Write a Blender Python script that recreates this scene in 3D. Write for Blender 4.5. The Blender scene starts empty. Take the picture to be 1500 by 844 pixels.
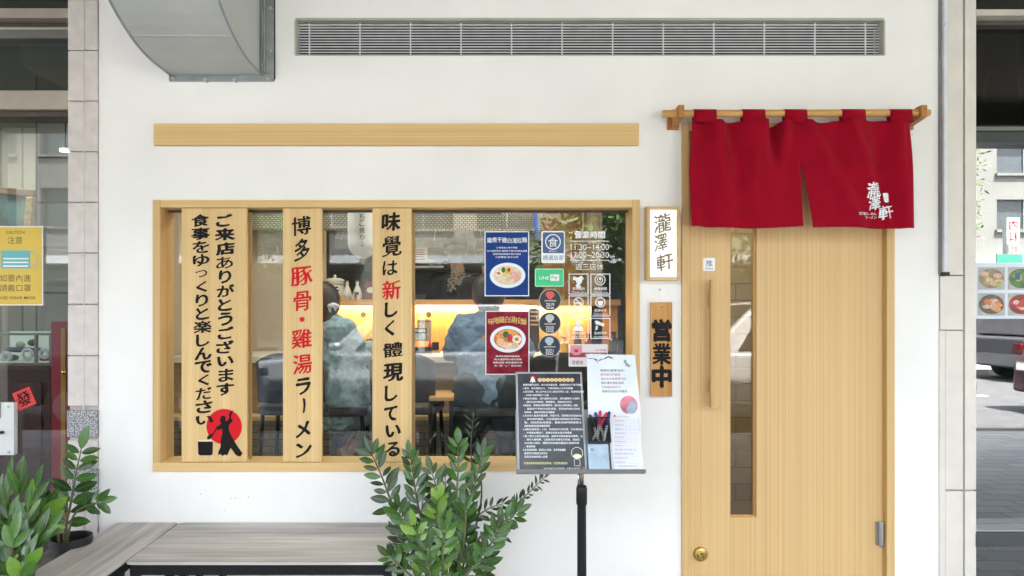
import bpy, math, random
from mathutils import Vector, Matrix
random.seed(7)
S = bpy.context.scene
R = math.radians

# ------------------------------------------------------------------ camera, sky, sun, exposure
CX, CZ, D, F = -0.1515, 1.197, 3.0, 990.0     # camera 3 m in front of the wall (wall face is y = 0)
cam = bpy.data.objects.new("camera", bpy.data.cameras.new("camera"))
S.collection.objects.link(cam)
cam.location = (CX, -D, CZ)
cam.rotation_euler = (R(90), 0, 0)
cam.data.sensor_width = 36
cam.data.lens = F / 1500 * 36
cam.data.shift_x = 50 / 1500
cam.data.shift_y = 33 / 1500
cam.data.clip_start = 0.05
cam.data.clip_end = 800
S.camera = cam
SUN_EL, SUN_AZ = 60, 24
W = bpy.data.worlds.new("World"); S.world = W; W.use_nodes = True
wn, wl = W.node_tree.nodes, W.node_tree.links
sky = wn.new("ShaderNodeTexSky"); sky.sky_type = 'NISHITA'; sky.sun_disc = False
sky.sun_elevation = R(SUN_EL); sky.sun_rotation = R(SUN_AZ)
sky.air_density = 1.0; sky.dust_density = 4.0; sky.ozone_density = 1.0
hs = wn.new("ShaderNodeHueSaturation"); hs.inputs['Saturation'].default_value = 0.45
wl.new(sky.outputs[0], hs.inputs['Color'])
wl.new(hs.outputs[0], wn["Background"].inputs[0])
wn["Background"].inputs[1].default_value = 0.15
sl = bpy.data.lights.new("sun", 'SUN'); sl.energy = 5.0; sl.angle = R(0.6); sl.color = (1, .97, .93)
so = bpy.data.objects.new("sun", sl); S.collection.objects.link(so)
az, el = R(SUN_AZ), R(SUN_EL)
sd = Vector((math.sin(az) * math.cos(el), math.cos(az) * math.cos(el), math.sin(el)))
so.rotation_euler = sd.to_track_quat('Z', 'Y').to_euler()
S.view_settings.view_transform = 'Standard'
S.view_settings.look = 'None'
S.view_settings.exposure = 3.98
S.view_settings.gamma = 1
S.cycles.max_bounces = 8
S.cycles.diffuse_bounces = 5
S.cycles.glossy_bounces = 4
S.cycles.transparent_max_bounces = 12
S.cycles.sample_clamp_indirect = 6

# ------------------------------------------------------------------ helpers
def P(px, py, y=0.0):
    """a point of the photograph taken at depth y"""
    return Vector((CX + (px - 700) / F * (D + y), y, CZ - (py - 455) / F * (D + y)))
def PX(px, y=0.0): return P(px, 0, y).x
def PZ(py, y=0.0): return P(0, py, y).z
def lin(c):
    return tuple(((v / 255) / 12.92 if v <= 10 else (((v / 255) + .055) / 1.055) ** 2.4) for v in c)

def newmat(name):
    m = bpy.data.materials.new(name); m.use_nodes = True
    n = m.node_tree.nodes; return m, n, m.node_tree.links, n["Principled BSDF"]
def setp(b, col=None, rough=.5, metal=0, spec=.5):
    if col is not None: b.inputs['Base Color'].default_value = (*col, 1)
    b.inputs['Roughness'].default_value = rough
    b.inputs['Metallic'].default_value = metal
    b.inputs['Specular IOR Level'].default_value = spec
def ramp(n, stops):
    r = n.new("ShaderNodeValToRGB"); e = r.color_ramp.elements
    while len(e) < len(stops): e.new(.5)
    for i, (p, c) in enumerate(stops): e[i].position = p; e[i].color = (*c, 1)
    return r
def plain(name, col, rough=.5, metal=0, spec=.5, var=.12, scale=9, bump=0.0, bscale=200, bdist=.004):
    m, n, l, b = newmat(name); setp(b, col, rough, metal, spec)
    t = n.new("ShaderNodeTexCoord")
    if var:
        x = n.new("ShaderNodeTexNoise"); x.inputs['Scale'].default_value = scale; x.inputs['Detail'].default_value = 5
        l.new(t.outputs['Object'], x.inputs['Vector'])
        r = ramp(n, [(.3, tuple(max(0, v * (1 - var)) for v in col)), (.7, tuple(min(1, v * (1 + var * .6)) for v in col))])
        l.new(x.outputs[0], r.inputs[0]); l.new(r.outputs[0], b.inputs['Base Color'])
    if bump:
        x2 = n.new("ShaderNodeTexNoise"); x2.inputs['Scale'].default_value = bscale; x2.inputs['Detail'].default_value = 4
        l.new(t.outputs['Object'], x2.inputs['Vector'])
        bp = n.new("ShaderNodeBump"); bp.inputs['Strength'].default_value = bump; bp.inputs['Distance'].default_value = bdist
        l.new(x2.outputs[0], bp.inputs['Height']); l.new(bp.outputs[0], b.inputs['Normal'])
    return m
def wood(name, light, dark, axis='Z', fine=130, rough=.45, seed=0.0, stripes=.55, knots=0.0, warp=.6):
    m, n, l, b = newmat(name); setp(b, light, rough, 0, .35)
    t = n.new("ShaderNodeTexCoord"); mp = n.new("ShaderNodeMapping")
    sc = {'Z': (fine, fine, warp), 'X': (warp, fine, fine), 'Y': (fine, warp, fine)}[axis]
    mp.inputs['Scale'].default_value = sc; mp.inputs['Location'].default_value = (seed, seed * 1.7, seed * .6)
    l.new(t.outputs['Object'], mp.inputs['Vector'])
    a = n.new("ShaderNodeTexNoise"); a.inputs['Scale'].default_value = 1; a.inputs['Detail'].default_value = 3; a.inputs['Roughness'].default_value = .6
    l.new(mp.outputs[0], a.inputs['Vector'])
    mp2 = n.new("ShaderNodeMapping"); mp2.inputs['Scale'].default_value = tuple(v * .13 if v > 5 else v * .5 for v in sc)
    mp2.inputs['Location'].default_value = (seed * 3, seed, seed)
    l.new(t.outputs['Object'], mp2.inputs['Vector'])
    c = n.new("ShaderNodeTexNoise"); c.inputs['Scale'].default_value = 1; c.inputs['Detail'].default_value = 4
    l.new(mp2.outputs[0], c.inputs['Vector'])
    mx = n.new("ShaderNodeMath"); mx.operation = 'MULTIPLY_ADD'; mx.inputs[1].default_value = stripes
    l.new(a.outputs[0], mx.inputs[0]); 
    m2 = n.new("ShaderNodeMath"); m2.operation = 'MULTIPLY'; m2.inputs[1].default_value = 1 - stripes
    l.new(c.outputs[0], m2.inputs[0]); l.new(m2.outputs[0], mx.inputs[2])
    mid = tuple((p + q) / 2 for p, q in zip(light, dark))
    r = ramp(n, [(.34, dark), (.47, mid), (.6, light)])
    l.new(mx.outputs[0], r.inputs[0]); l.new(r.outputs[0], b.inputs['Base Color'])
    bp = n.new("ShaderNodeBump"); bp.inputs['Strength'].default_value = .12; bp.inputs['Distance'].default_value = .002
    l.new(a.outputs[0], bp.inputs['Height']); l.new(bp.outputs[0], b.inputs['Normal'])
    return m
def brickmat(name, c1, c2, mortar, w, h, gap, rough=.6, bump=.3, coord='Object', rot=None, offset=.5):
    m, n, l, b = newmat(name); setp(b, c1, rough)
    t = n.new("ShaderNodeTexCoord"); mp = n.new("ShaderNodeMapping")
    if rot: mp.inputs['Rotation'].default_value = rot
    l.new(t.outputs[coord], mp.inputs['Vector'])
    k = n.new("ShaderNodeTexBrick"); k.offset = offset
    k.inputs['Color1'].default_value = (*c1, 1); k.inputs['Color2'].default_value = (*c2, 1); k.inputs['Mortar'].default_value = (*mortar, 1)
    k.inputs['Scale'].default_value = 1; k.inputs['Brick Width'].default_value = w; k.inputs['Row Height'].default_value = h; k.inputs['Mortar Size'].default_value = gap
    l.new(mp.outputs[0], k.inputs['Vector']); l.new(k.outputs[0], b.inputs['Base Color'])
    bp = n.new("ShaderNodeBump"); bp.inputs['Strength'].default_value = bump; bp.inputs['Distance'].default_value = .003; bp.invert = True
    l.new(k.outputs[1], bp.inputs['Height']); l.new(bp.outputs[0], b.inputs['Normal'])
    return m
def glass(name, tint=(.93, .96, .95), boost=1.0):
    m = bpy.data.materials.new(name); m.use_nodes = True; n = m.node_tree.nodes; l = m.node_tree.links
    n.remove(n["Principled BSDF"]); o = n["Material Output"]
    g = n.new("ShaderNodeNewGeometry"); ior = n.new("ShaderNodeMapRange")
    ior.inputs['To Min'].default_value = 1.52 * boost; ior.inputs['To Max'].default_value = 1 / (1.52 * boost)
    l.new(g.outputs['Backfacing'], ior.inputs['Value'])
    f = n.new("ShaderNodeFresnel"); l.new(ior.outputs[0], f.inputs['IOR'])
    t = n.new("ShaderNodeBsdfTransparent"); t.inputs[0].default_value = (*tint, 1)
    gl = n.new("ShaderNodeBsdfGlossy"); gl.inputs['Roughness'].default_value = 0.0
    x = n.new("ShaderNodeMixShader"); l.new(f.outputs[0], x.inputs[0]); l.new(t.outputs[0], x.inputs[1]); l.new(gl.outputs[0], x.inputs[2])
    l.new(x.outputs[0], o.inputs[0]); return m
def emit(name, col, strength):
    m, n, l, b = newmat(name); setp(b, col, .6)
    b.inputs['Emission Color'].default_value = (*col, 1); b.inputs['Emission Strength'].default_value = strength
    return m

class M:
    def __init__(s): s.v = []; s.f = []
    def add(s, vs, fs):
        o = len(s.v); s.v += [tuple(v) for v in vs]; s.f += [tuple(i + o for i in f) for f in fs]; return s
    def box(s, x0, x1, y0, y1, z0, z1):
        if x0 > x1: x0, x1 = x1, x0
        if y0 > y1: y0, y1 = y1, y0
        if z0 > z1: z0, z1 = z1, z0
        return s.add([(x0,y0,z0),(x1,y0,z0),(x1,y1,z0),(x0,y1,z0),(x0,y0,z1),(x1,y0,z1),(x1,y1,z1),(x0,y1,z1)],
              [(0,3,2,1),(4,5,6,7),(0,1,5,4),(1,2,6,5),(2,3,7,6),(3,0,4,7)])
    def prism(s, pts, y0, y1):
        """outline pts (x, z), counter-clockwise seen from the camera, from front y0 to back y1"""
        a = sum(pts[i][0] * pts[(i + 1) % len(pts)][1] - pts[(i + 1) % len(pts)][0] * pts[i][1] for i in range(len(pts)))
        if a < 0: pts = pts[::-1]
        n = len(pts)
        vs = [(x, y0, z) for x, z in pts] + [(x, y1, z) for x, z in pts]
        fs = [tuple(range(n)), tuple(range(2 * n - 1, n - 1, -1))] + [(i + n, (i + 1) % n + n, (i + 1) % n, i) for i in range(n)]
        fs[2:] = [tuple(reversed(f)) for f in fs[2:]]
        fs[2:] = [(i, i + n, (i + 1) % n + n, (i + 1) % n) for i in range(n)]
        return s.add(vs, fs)
    def prismx(s, pts, x0, x1):
        """outline pts (y, z) extruded along x"""
        n = len(pts)
        vs = [(x0, y, z) for y, z in pts] + [(x1, y, z) for y, z in pts]
        return s.add(vs, [tuple(range(n)), tuple(range(2 * n - 1, n - 1, -1))] + [(i, i + n, (i + 1) % n + n, (i + 1) % n) for i in range(n)])
    def sheet(s, pts, y):
        a = sum(pts[i][0] * pts[(i + 1) % len(pts)][1] - pts[(i + 1) % len(pts)][0] * pts[i][1] for i in range(len(pts)))
        if a < 0: pts = pts[::-1]
        return s.add([(x, y, z) for x, z in pts], [tuple(range(len(pts)))])
    def tube(s, pts, rad, seg=10, cap=True):
        pts = [Vector(p) for p in pts]; n = len(pts)
        if not isinstance(rad, (list, tuple)): rad = [rad] * n
        o = len(s.v); ref = None
        for i, p in enumerate(pts):
            t = (pts[min(i + 1, n - 1)] - pts[max(i - 1, 0)]).normalized()
            if ref is None: ref = Vector((0, 0, 1)) if abs(t.z) < .9 else Vector((1, 0, 0))
            a = t.cross(ref).normalized(); b2 = a.cross(t).normalized(); ref = b2
            for k in range(seg):
                q = 2 * math.pi * k / seg
                s.v.append(tuple(p + (a * math.cos(q) + b2 * math.sin(q)) * rad[i]))
        for i in range(n - 1):
            for k in range(seg):
                k2 = (k + 1) % seg
                s.f.append((o + i * seg + k, o + i * seg + k2, o + (i + 1) * seg + k2, o + (i + 1) * seg + k))
        if cap:
            s.f.append(tuple(o + k for k in reversed(range(seg)))); s.f.append(tuple(o + (n - 1) * seg + k for k in range(seg)))
        return s
    def lathe(s, prof, c=(0, 0, 0), axis='Z', seg=24):
        """prof: (radius, height) pairs"""
        o = len(s.v); c = Vector(c)
        for r, h in prof:
            for k in range(seg):
                q = 2 * math.pi * k / seg; u, w = r * math.cos(q), r * math.sin(q)
                s.v.append(tuple(c + (Vector((u, w, h)) if axis == 'Z' else Vector((u, -h, w)))))
        for i in range(len(prof) - 1):
            for k in range(seg):
                k2 = (k + 1) % seg
                s.f.append((o + i * seg + k, o + i * seg + k2, o + (i + 1) * seg + k2, o + (i + 1) * seg + k))
        s.f.append(tuple(o + k for k in reversed(range(seg)))); s.f.append(tuple(o + (len(prof) - 1) * seg + k for k in range(seg)))
        return s
    def ball(s, c, r, seg=12, rings=8, sc=(1, 1, 1)):
        prof = [(max(r * math.sin(math.pi * i / rings), 1e-4), -r * math.cos(math.pi * i / rings)) for i in range(rings + 1)]
        o = len(s.v); s.lathe(prof, (0, 0, 0), 'Z', seg)
        for i in range(o, len(s.v)):
            v = s.v[i]; s.v[i] = (c[0] + v[0] * sc[0], c[1] + v[1] * sc[1], c[2] + v[2] * sc[2])
        return s
    def capsule(s, p0, r0, p1, r1, seg=12):
        p0, p1 = Vector(p0), Vector(p1); t = (p1 - p0).normalized(); L = (p1 - p0).length; pts, rr = [], []
        for i in range(5):
            a = math.pi / 2 * i / 4; pts.append(p0 - t * r0 * math.cos(a)); rr.append(max(r0 * math.sin(a), 1e-3))
        for i in range(5):
            a = math.pi / 2 * i / 4; pts.append(p1 + t * r1 * math.sin(a)); rr.append(max(r1 * math.cos(a), 1e-3))
        return s.tube(pts, rr, seg)
    def build(s, name, mat, parent=None, smooth=False, bevel=0, seg=2, auto=None):
        off = Vector((0, 0, 0)); p = parent
        while p is not None: off += p.location; p = p.parent
        me = bpy.data.meshes.new(name)
        me.from_pydata([(v[0] - off.x, v[1] - off.y, v[2] - off.z) for v in s.v], [], s.f)
        me.materials.append(mat); me.update()
        if smooth:
            for q in me.polygons: q.use_smooth = True
            if auto: me.set_sharp_from_angle(angle=R(auto))
        o = bpy.data.objects.new(name, me); S.collection.objects.link(o); o.parent = parent
        if bevel:
            b = o.modifiers.new("bevel", 'BEVEL'); b.width = bevel; b.segments = seg; b.limit_method = 'ANGLE'; b.angle_limit = R(40)
        return o
def thing(name, label, cat, loc=(0, 0, 0), group=None, rot=None):
    o = bpy.data.objects.new(name, None); S.collection.objects.link(o); o.location = loc
    if rot: o.rotation_euler = rot
    o.empty_display_size = .1; return tag(o, label, cat, group)
def tag(o, label, cat, group=None):
    o['label'] = label; o['category'] = cat
    if group: o['group'] = group
    return o
def struct(o): o['kind'] = 'structure'; return o
def circle(cx, cz, r, n=28, ry=None): ry = ry or r; return [(cx + r * math.cos(2 * math.pi * i / n), cz + ry * math.sin(2 * math.pi * i / n)) for i in range(n)]
def rrect(x0, x1, z0, z1, r, n=4):
    if x0 > x1: x0, x1 = x1, x0
    if z0 > z1: z0, z1 = z1, z0
    o = []
    for cx, cz, a in ((x1 - r, z0 + r, -90), (x1 - r, z1 - r, 0), (x0 + r, z1 - r, 90), (x0 + r, z0 + r, 180)):
        for i in range(n + 1): q = R(a + 90 * i / n); o.append((cx + r * math.cos(q), cz + r * math.sin(q)))
    return o
def ring(m, outer, inner, y):
    n = len(outer); m.add([(x, y, z) for x, z in outer] + [(x, y, z) for x, z in inner], [(i, (i + 1) % n, (i + 1) % n + n, i + n) for i in range(n)])

_g = {}
def glyph(ch, offset=0.0):
    k = (ch, offset)
    if k not in _g:
        c = bpy.data.curves.new('t', 'FONT'); c.body = ch; c.size = 1; c.resolution_u = 3; c.offset = offset
        o = bpy.data.objects.new('t', c); me = bpy.data.meshes.new_from_object(o)
        vs = [(v.co.x, v.co.y) for v in me.vertices]; fs = [tuple(p.vertices) for p in me.polygons]
        if fs:
            a = me.polygons[0]
            if a.normal.z < 0: fs = [f[::-1] for f in fs]
        bpy.data.objects.remove(o); bpy.data.curves.remove(c); bpy.data.meshes.remove(me)
        _g[k] = (vs, fs)
    return _g[k]
def put(m, ch, cx, cz, w, h, y, nib=0.0, bold=0.0, rot=0.0, shear=0.0, fit=False, rnd=0.0, ymap=None):
    """a character of em width w and height h centred at (cx, cz)"""
    n0 = max(len(glyph(c)[0]) for c in ch)
    q = max(.12, min(1, (62 / max(n0, 1)) ** 1.6)); hv = {'骨': .45, '味': .7, '博': .8, '軒': .7, '多': .8}.get(ch, 1) if len(ch) == 1 else 1; bold *= max(q, .55) * hv; nib *= max(q, .62) * hv
    vs, fs = glyph(ch, 0.0 if h > .02 else round(min(bold, .008), 4))
    if not vs: return
    if fit:
        xs = [v[0] for v in vs]; ys = [v[1] for v in vs]
        x0, x1, y0, y1 = min(xs), max(xs), min(ys), max(ys); ux, uy, sx, sy = (x0 + x1) / 2, (y0 + y1) / 2, x1 - x0 or 1, y1 - y0 or 1
    else: ux, uy, sx, sy = .5, .38, 1, 1
    ks = [(0, 0)]
    if h < .032: nib = min(nib, .014)
    if nib: ks = [(-nib, -nib * .5), (-nib * .5, -nib * .25), (0, 0), (nib * .5, nib * .25), (nib, nib * .5)]
    if bold >= .012 and h > .032: ks = [(a + e * bold * .6, b - e * bold) for a, b in ks for e in (-1, 1)]
    ca, sa = math.cos(rot), math.sin(rot)
    for k, (dx, dy) in enumerate(ks):
        out = []
        for vx, vy in vs:
            a = ((vx - ux) / sx + dx); b = ((vy - uy) / sy + dy); b += shear * a
            if rnd:
                a += rnd * math.sin(vx * 23 + vy * 11 + cx * 40); b += rnd * math.sin(vy * 27 - vx * 9 + cz * 30)
            a *= w; b *= h; X = cx + a * ca - b * sa; Z = cz + a * sa + b * ca
            yy = (ymap(X, Z) if ymap else y) - k * .00009
            out.append((X, yy, Z))
        m.add(out, fs)
def line(m, text, x0, x1, cz, h, y, bold=0.0, center=True):
    """a run of latin or cjk text fitted between x0 and x1"""
    put(m, text, (x0 + x1) / 2, cz, abs(x1 - x0), h, y, bold=bold, fit=True)

# ------------------------------------------------------------------ materials
ASH_L, ASH_D = (.62, .42, .185), (.48, .295, .115)
ash = wood('ash_wood', ASH_L, ASH_D, 'Z', fine=150, seed=1)
ash_h = wood('ash_wood_lengthwise', (.70, .49, .225), (.56, .36, .145), 'X', fine=150, seed=3)
plank_w = wood('pine_plank', (.72, .51, .24), (.56, .365, .15), 'Z', fine=110, seed=5, stripes=.45)
door_w = wood('door_veneer', (.655, .445, .205), (.53, .34, .145), 'Z', fine=300, seed=8, warp=.3, stripes=.8)
jamb_w = wood('jamb_wood', (.55, .34, .12), (.42, .23, .07), 'Z', fine=120, seed=9)
pole_w = wood('pole_wood', (.60, .34, .11), (.45, .22, .06), 'X', fine=90, seed=2)
brack_w = wood('bracket_wood', (.46, .21, .055), (.31, .125, .03), 'Z', fine=90, seed=4)
plaque_w = wood('plaque_wood', (.56, .29, .08), (.38, .16, .035), 'Z', fine=60, seed=6, stripes=.3)
counter_w = wood('counter_wood', (.50, .30, .12), (.36, .19, .07), 'X', fine=60, seed=12)
panel_w = wood('panel_wood', (.48, .26, .09), (.34, .165, .05), 'Z', fine=90, seed=13)
bench_w = wood('bench_laminate', (.60, .565, .53), (.27, .24, .215), 'X', fine=26, rough=.5, seed=14, stripes=.5, warp=1.6)
bench_w2 = wood('bench_laminate_long', (.60, .565, .53), (.27, .24, .215), 'Y', fine=26, rough=.5, seed=17, stripes=.5, warp=1.6)
wallm = plain('white_plaster', (.815, .80, .775), .85, var=.05, scale=2.2, bump=.25, bscale=60)
black_ink = plain('black_ink', (.012, .010, .010), .5, 0, .12, var=0)
red_ink = plain('red_ink', (.58, .012, .02), .5, 0, .12, var=0)
white_ink = plain('white_ink', (.82, .83, .85), .5, 0, .12, var=0)
blackm = plain('black_steel', (.010, .010, .011), .4, 0, .25, var=.2)
steel = plain('brushed_steel', (.45, .45, .46), .35, metal=.9, var=.15)
chrome = plain('chrome', (.7, .7, .7), .15, metal=1, var=0)
brass = plain('brass', (.62, .46, .16), .25, metal=1, var=.1)
ductm = plain('galvanised_grey', (.44, .45, .43), .55, metal=.1, var=.10, scale=3)
ductm2 = plain('flange_grey', (.27, .29, .29), .45, metal=.2, var=.2, scale=14)
glassm = glass('window_glass', boost=.98)
glassr = glass('shop_front_glass', (.55, .60, .60), boost=1.35)
whitep = plain('white_plastic', (.78, .79, .80), .35, var=.03)

# ------------------------------------------------------------------ ground, road, arcade
struct(M().box(-150, 150, -150, 150, -.6, -.372).build('ground', plain('earth', (.10, .095, .085), .95, scale=.5)))
struct(M().box(-60, 60, -13, -4.7, -.371, -.34).build('road', plain('asphalt', (.06, .06, .062), .9, var=.25, scale=3, bump=.5, bscale=120)))
paver = brickmat('grey_pavers', (.38, .38, .37), (.29, .29, .285), (.15, .15, .15), .3, .15, .006, .6)
struct(M().box(-12, 14, -4.55, .25, -.37, -.2).build('pavement', paver))
struct(M().box(-12, 14, -4.698, -4.552, -.37, -.205).build('kerb', plain('kerb_stone', (.36, .35, .33), .8), bevel=.02))
struct(M().box(-60, 60, -16, -13.15, -.37, -.23).build('far_pavement', paver))
mk = M()
for i in range(-12, 13): mk.box(i * 4 - 1, i * 4 + 1, -9.06, -8.94, -.339, -.336)
struct(mk.build('road_marking', plain('road_paint', (.75, .74, .70), .7)))
# arcade ceiling and outer columns
ceilm = plain('arcade_ceiling_paint', (.15, .13, .09), .85, var=.04, scale=2)
struct(M().box(-12, 14, -3.4, .3, 3.2, 3.5).build('arcade_ceiling', ceilm))
beam = M().box(-12, 14, -3.65, -3.4, 3.0, 3.5); struct(beam.build('arcade_beam', ceilm))
upper = M().box(-12, 14, .31, 8, 3.51, 6.8).box(-12, 14, 4.31, 8, -.2, 3.5); struct(upper.build('upper_sun_blocker', ceilm))  # unseen mass added to keep sun out of the interior and shade the street
colm = brickmat('column_tile', (.72, .66, .56), (.68, .62, .52), (.45, .41, .35), .22, .11, .004)
for i, (x, what) in enumerate(((-5.2, 'left'), (3.9, 'right'))):
    t = thing('arcade_column', 'square tiled arcade column on the %s, seen only mirrored in the shop glass' % what, 'column', (x, -3.5, -.2), 'columns of the arcade')
    M().box(x - .27, x + .27, -3.63, -3.42, -.2, 3.0).build('shaft', colm, t)
    M().box(x - .31, x + .31, -3.67, -3.38, -.2, .0).build('plinth', plain('granite_dark', (.15, .15, .16), .4), t, bevel=.01)

# ------------------------------------------------------------------ facade wall with openings
def solid(xs, zs, holes, y0, y1):
    m = M(); nx, nz = len(xs) - 1, len(zs) - 1
    def full(i, k):
        if i < 0 or k < 0 or i >= nx or k >= nz: return False
        cx, cz = (xs[i] + xs[i + 1]) / 2, (zs[k] + zs[k + 1]) / 2
        return not any(a < cx < b and c < cz < d for a, b, c, d in holes)
    for i in range(nx):
        for k in range(nz):
            if not full(i, k): continue
            a, b, c, d = xs[i], xs[i + 1], zs[k], zs[k + 1]
            m.add([(a,y0,c),(b,y0,c),(b,y0,d),(a,y0,d)], [(0,1,2,3)]); m.add([(a,y1,c),(b,y1,c),(b,y1,d),(a,y1,d)], [(3,2,1,0)])
            if not full(i-1,k): m.add([(a,y0,c),(a,y0,d),(a,y1,d),(a,y1,c)], [(0,1,2,3)])
            if not full(i+1,k): m.add([(b,y0,c),(b,y0,d),(b,y1,d),(b,y1,c)], [(3,2,1,0)])
            if not full(i,k-1): m.add([(a,y0,c),(b,y0,c),(b,y1,c),(a,y1,c)], [(3,2,1,0)])
            if not full(i,k+1): m.add([(a,y0,d),(b,y0,d),(b,y1,d),(a,y1,d)], [(0,1,2,3)])
    return m
def holed(x0, x1, z0, z1, holes, y0, y1):
    xs = sorted({x0, x1, *[h[0] for h in holes], *[h[1] for h in holes]}); zs = sorted({z0, z1, *[h[2] for h in holes], *[h[3] for h in holes]})
    return solid(xs, zs, holes, y0, y1)
WX0, WX1, WZ0, WZ1 = PX(229), PX(933), PZ(685), PZ(298)
DX0, DX1, DZ1 = PX(1001), PX(1308), PZ(184)
VX0, VX1, VZ0, VZ1 = PX(433), PX(1295), PZ(81), PZ(28)
FX0, FX1 = PX(145), PX(1375)
tag(holed(FX0, FX1, -.2, 3.199, [(WX0, WX1, WZ0, WZ1), (DX0, DX1, -.02, DZ1), (VX0, VX1, VZ0, VZ1)], 0, .16).build('shop_wall', wallm),
    'white plastered ramen shop front wall around window and door', 'wall')
# small marks left on the plaster
mm = M()
for px, py, r in ((294, 724, 1.3), (345, 729, 1.2), (339, 730, 1), (364, 728, 1.2), (330, 748, 1.0), (352, 731, .8), (1336, 197, 1.2), (516, 743, .8), (150, 214, .8), (148, 178, .7)):
    c = P(px, py); mm.sheet(circle(c.x, c.z, r / 330, 7, r / 500), -.0006)
o = mm.build('scuff_mark', plain('scuff', (.45, .42, .38), .9, var=0), bpy.data.objects['shop_wall']); o['kind'] = 'stuff'

# ------------------------------------------------------------------ tiled columns left and right
lt = plain('beige_tile', (.60, .545, .515), .45, var=.10, scale=22, bump=.25, bscale=90)
def granite():
    m, n, l, b = newmat('speckled_granite'); setp(b, (.2, .2, .22), .5)
    t = n.new("ShaderNodeTexCoord"); v = n.new("ShaderNodeTexVoronoi"); v.inputs['Scale'].default_value = 190
    l.new(t.outputs['Object'], v.inputs['Vector'])
    r = ramp(n, [(.0, (.02, .02, .03)), (.35, (.10, .10, .13)), (.55, (.50, .49, .50)), (1, (.62, .61, .62))])
    x = n.new("ShaderNodeTexNoise"); x.inputs['Scale'].default_value = 260; l.new(t.outputs['Object'], x.inputs['Vector'])
    r2 = ramp(n, [(.42, (.03, .03, .045)), (.5, (.22, .22, .25)), (.58, (.62, .61, .60))])
    l.new(x.outputs[0], r2.inputs[0]); l.new(r2.outputs[0], b.inputs['Base Color']); return m
gran = granite()
tc = thing('tiled_column', 'pinkish beige tiled column with two speckled granite bands left of the white wall', 'column', (PX(123), .05, -.2), 'tiled columns')
jx = PX(124.5); ca, cb = PX(101), PX(147) 
M().box(ca + .002, FX0 - .001, .004, .35, -.2, 3.198).build('core', plain('grout', (.44, .40, .38), .9), tc)
ys = [0, -72]; rows = []
edges = [-150, -73, 1, 75, 149, 223, 297, 371, 446, 521, 595]
for a, b in zip(edges, edges[1:]): rows.append((a, b, lt, 'tile', 2))
rows += [(600, 640, gran, 'granite_tile', 1), (644, 681, lt, 'tile', 2), (686, 727, gran, 'granite_tile', 1), (731, 815, lt, 'tile', 2), (816, 905, lt, 'tile', 2)]
for a, b, mt, nm, cols in rows:
    z1, z0 = PZ(a) - .002, PZ(b) + .002
    cells = [(ca, jx - .0015), (jx + .0015, FX0 - .002)] if cols == 2 else [(ca, FX0 - .002)]
    for x0, x1 in cells:
        o = M().box(x0, x1, -.008 - random.random() * .002 - (.006 if cols == 1 else 0), .02, z0, z1).build(nm, mt, tc, bevel=.0025)
M().tube([(jx, -.009, -.2), (jx, -.009, 3.19)], .0035, 8).build('joint_bead', lt, tc)

rt = plain('cream_tile', (.66, .62, .56), .4, var=.05, scale=12)
rc = thing('tiled_column', 'cream panelled column between the white wall and the right hand shop glass', 'column', (PX(1405), .05, -.2), 'tiled columns')
rb = PX(1429)
M().box(FX1 + .001, rb - .002, .012, .35, -.2, 3.198).build('core', plain('grout_grey', (.35, .33, .31), .9), rc)
for (a, b, y0, y1) in ((1376.5, 1411, -150, 403), (1376.5, 1411, 404, 483.5), (1384.5, 1411, 484.5, 717.5), (1384.5, 1411, 719, 905), (1412, 1429, -150, 717.5), (1412, 1429, 719, 905)):
    M().box(PX(a) + .001, PX(b) - .001, -.006 if a > 1400 else -.002, .03, PZ(y1) + .001, PZ(y0) - .001).build('panel', rt, rc, bevel=.002)
M().box(PX(1375) + .001, PX(1384), -.004, .03, -.2, PZ(484.5)).build('panel', rt, rc)
cond = thing('conduit', 'white square conduit running down the wall edge right of the door', 'conduit', (PX(1379), -.03, PZ(403)))
M().box(PX(1377), PX(1382.5), -.028, -.008, PZ(402), 3.19).build('channel', plain('conduit_white', (.66, .66, .70), .4), cond, bevel=.003)
M().box(PX(1376.4), PX(1383.2), -.036, -.0075, PZ(43), PZ(37)).build('joint_sleeve', plain('conduit_white', (.62, .62, .66), .4), cond, bevel=.002)
M().box(PX(1375.5), PX(1384), -.034, -.0075, PZ(404.5), PZ(399)).build('end_cap', blackm, cond, bevel=.002)
M().box(PX(1383.4), PX(1384.6), -.016, -.0065, PZ(402), 3.19).build('shadow_strip', blackm, cond)  # black strip in place of the dark shadow beside the conduit
M().box(PX(1374.2), PX(1376.2), -.012, -.0005, PZ(402), 3.19).build('side_strip', plain('strip_grey', (.22, .21, .20), .7), cond)  # dark grey strip along the conduit's left edge

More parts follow.
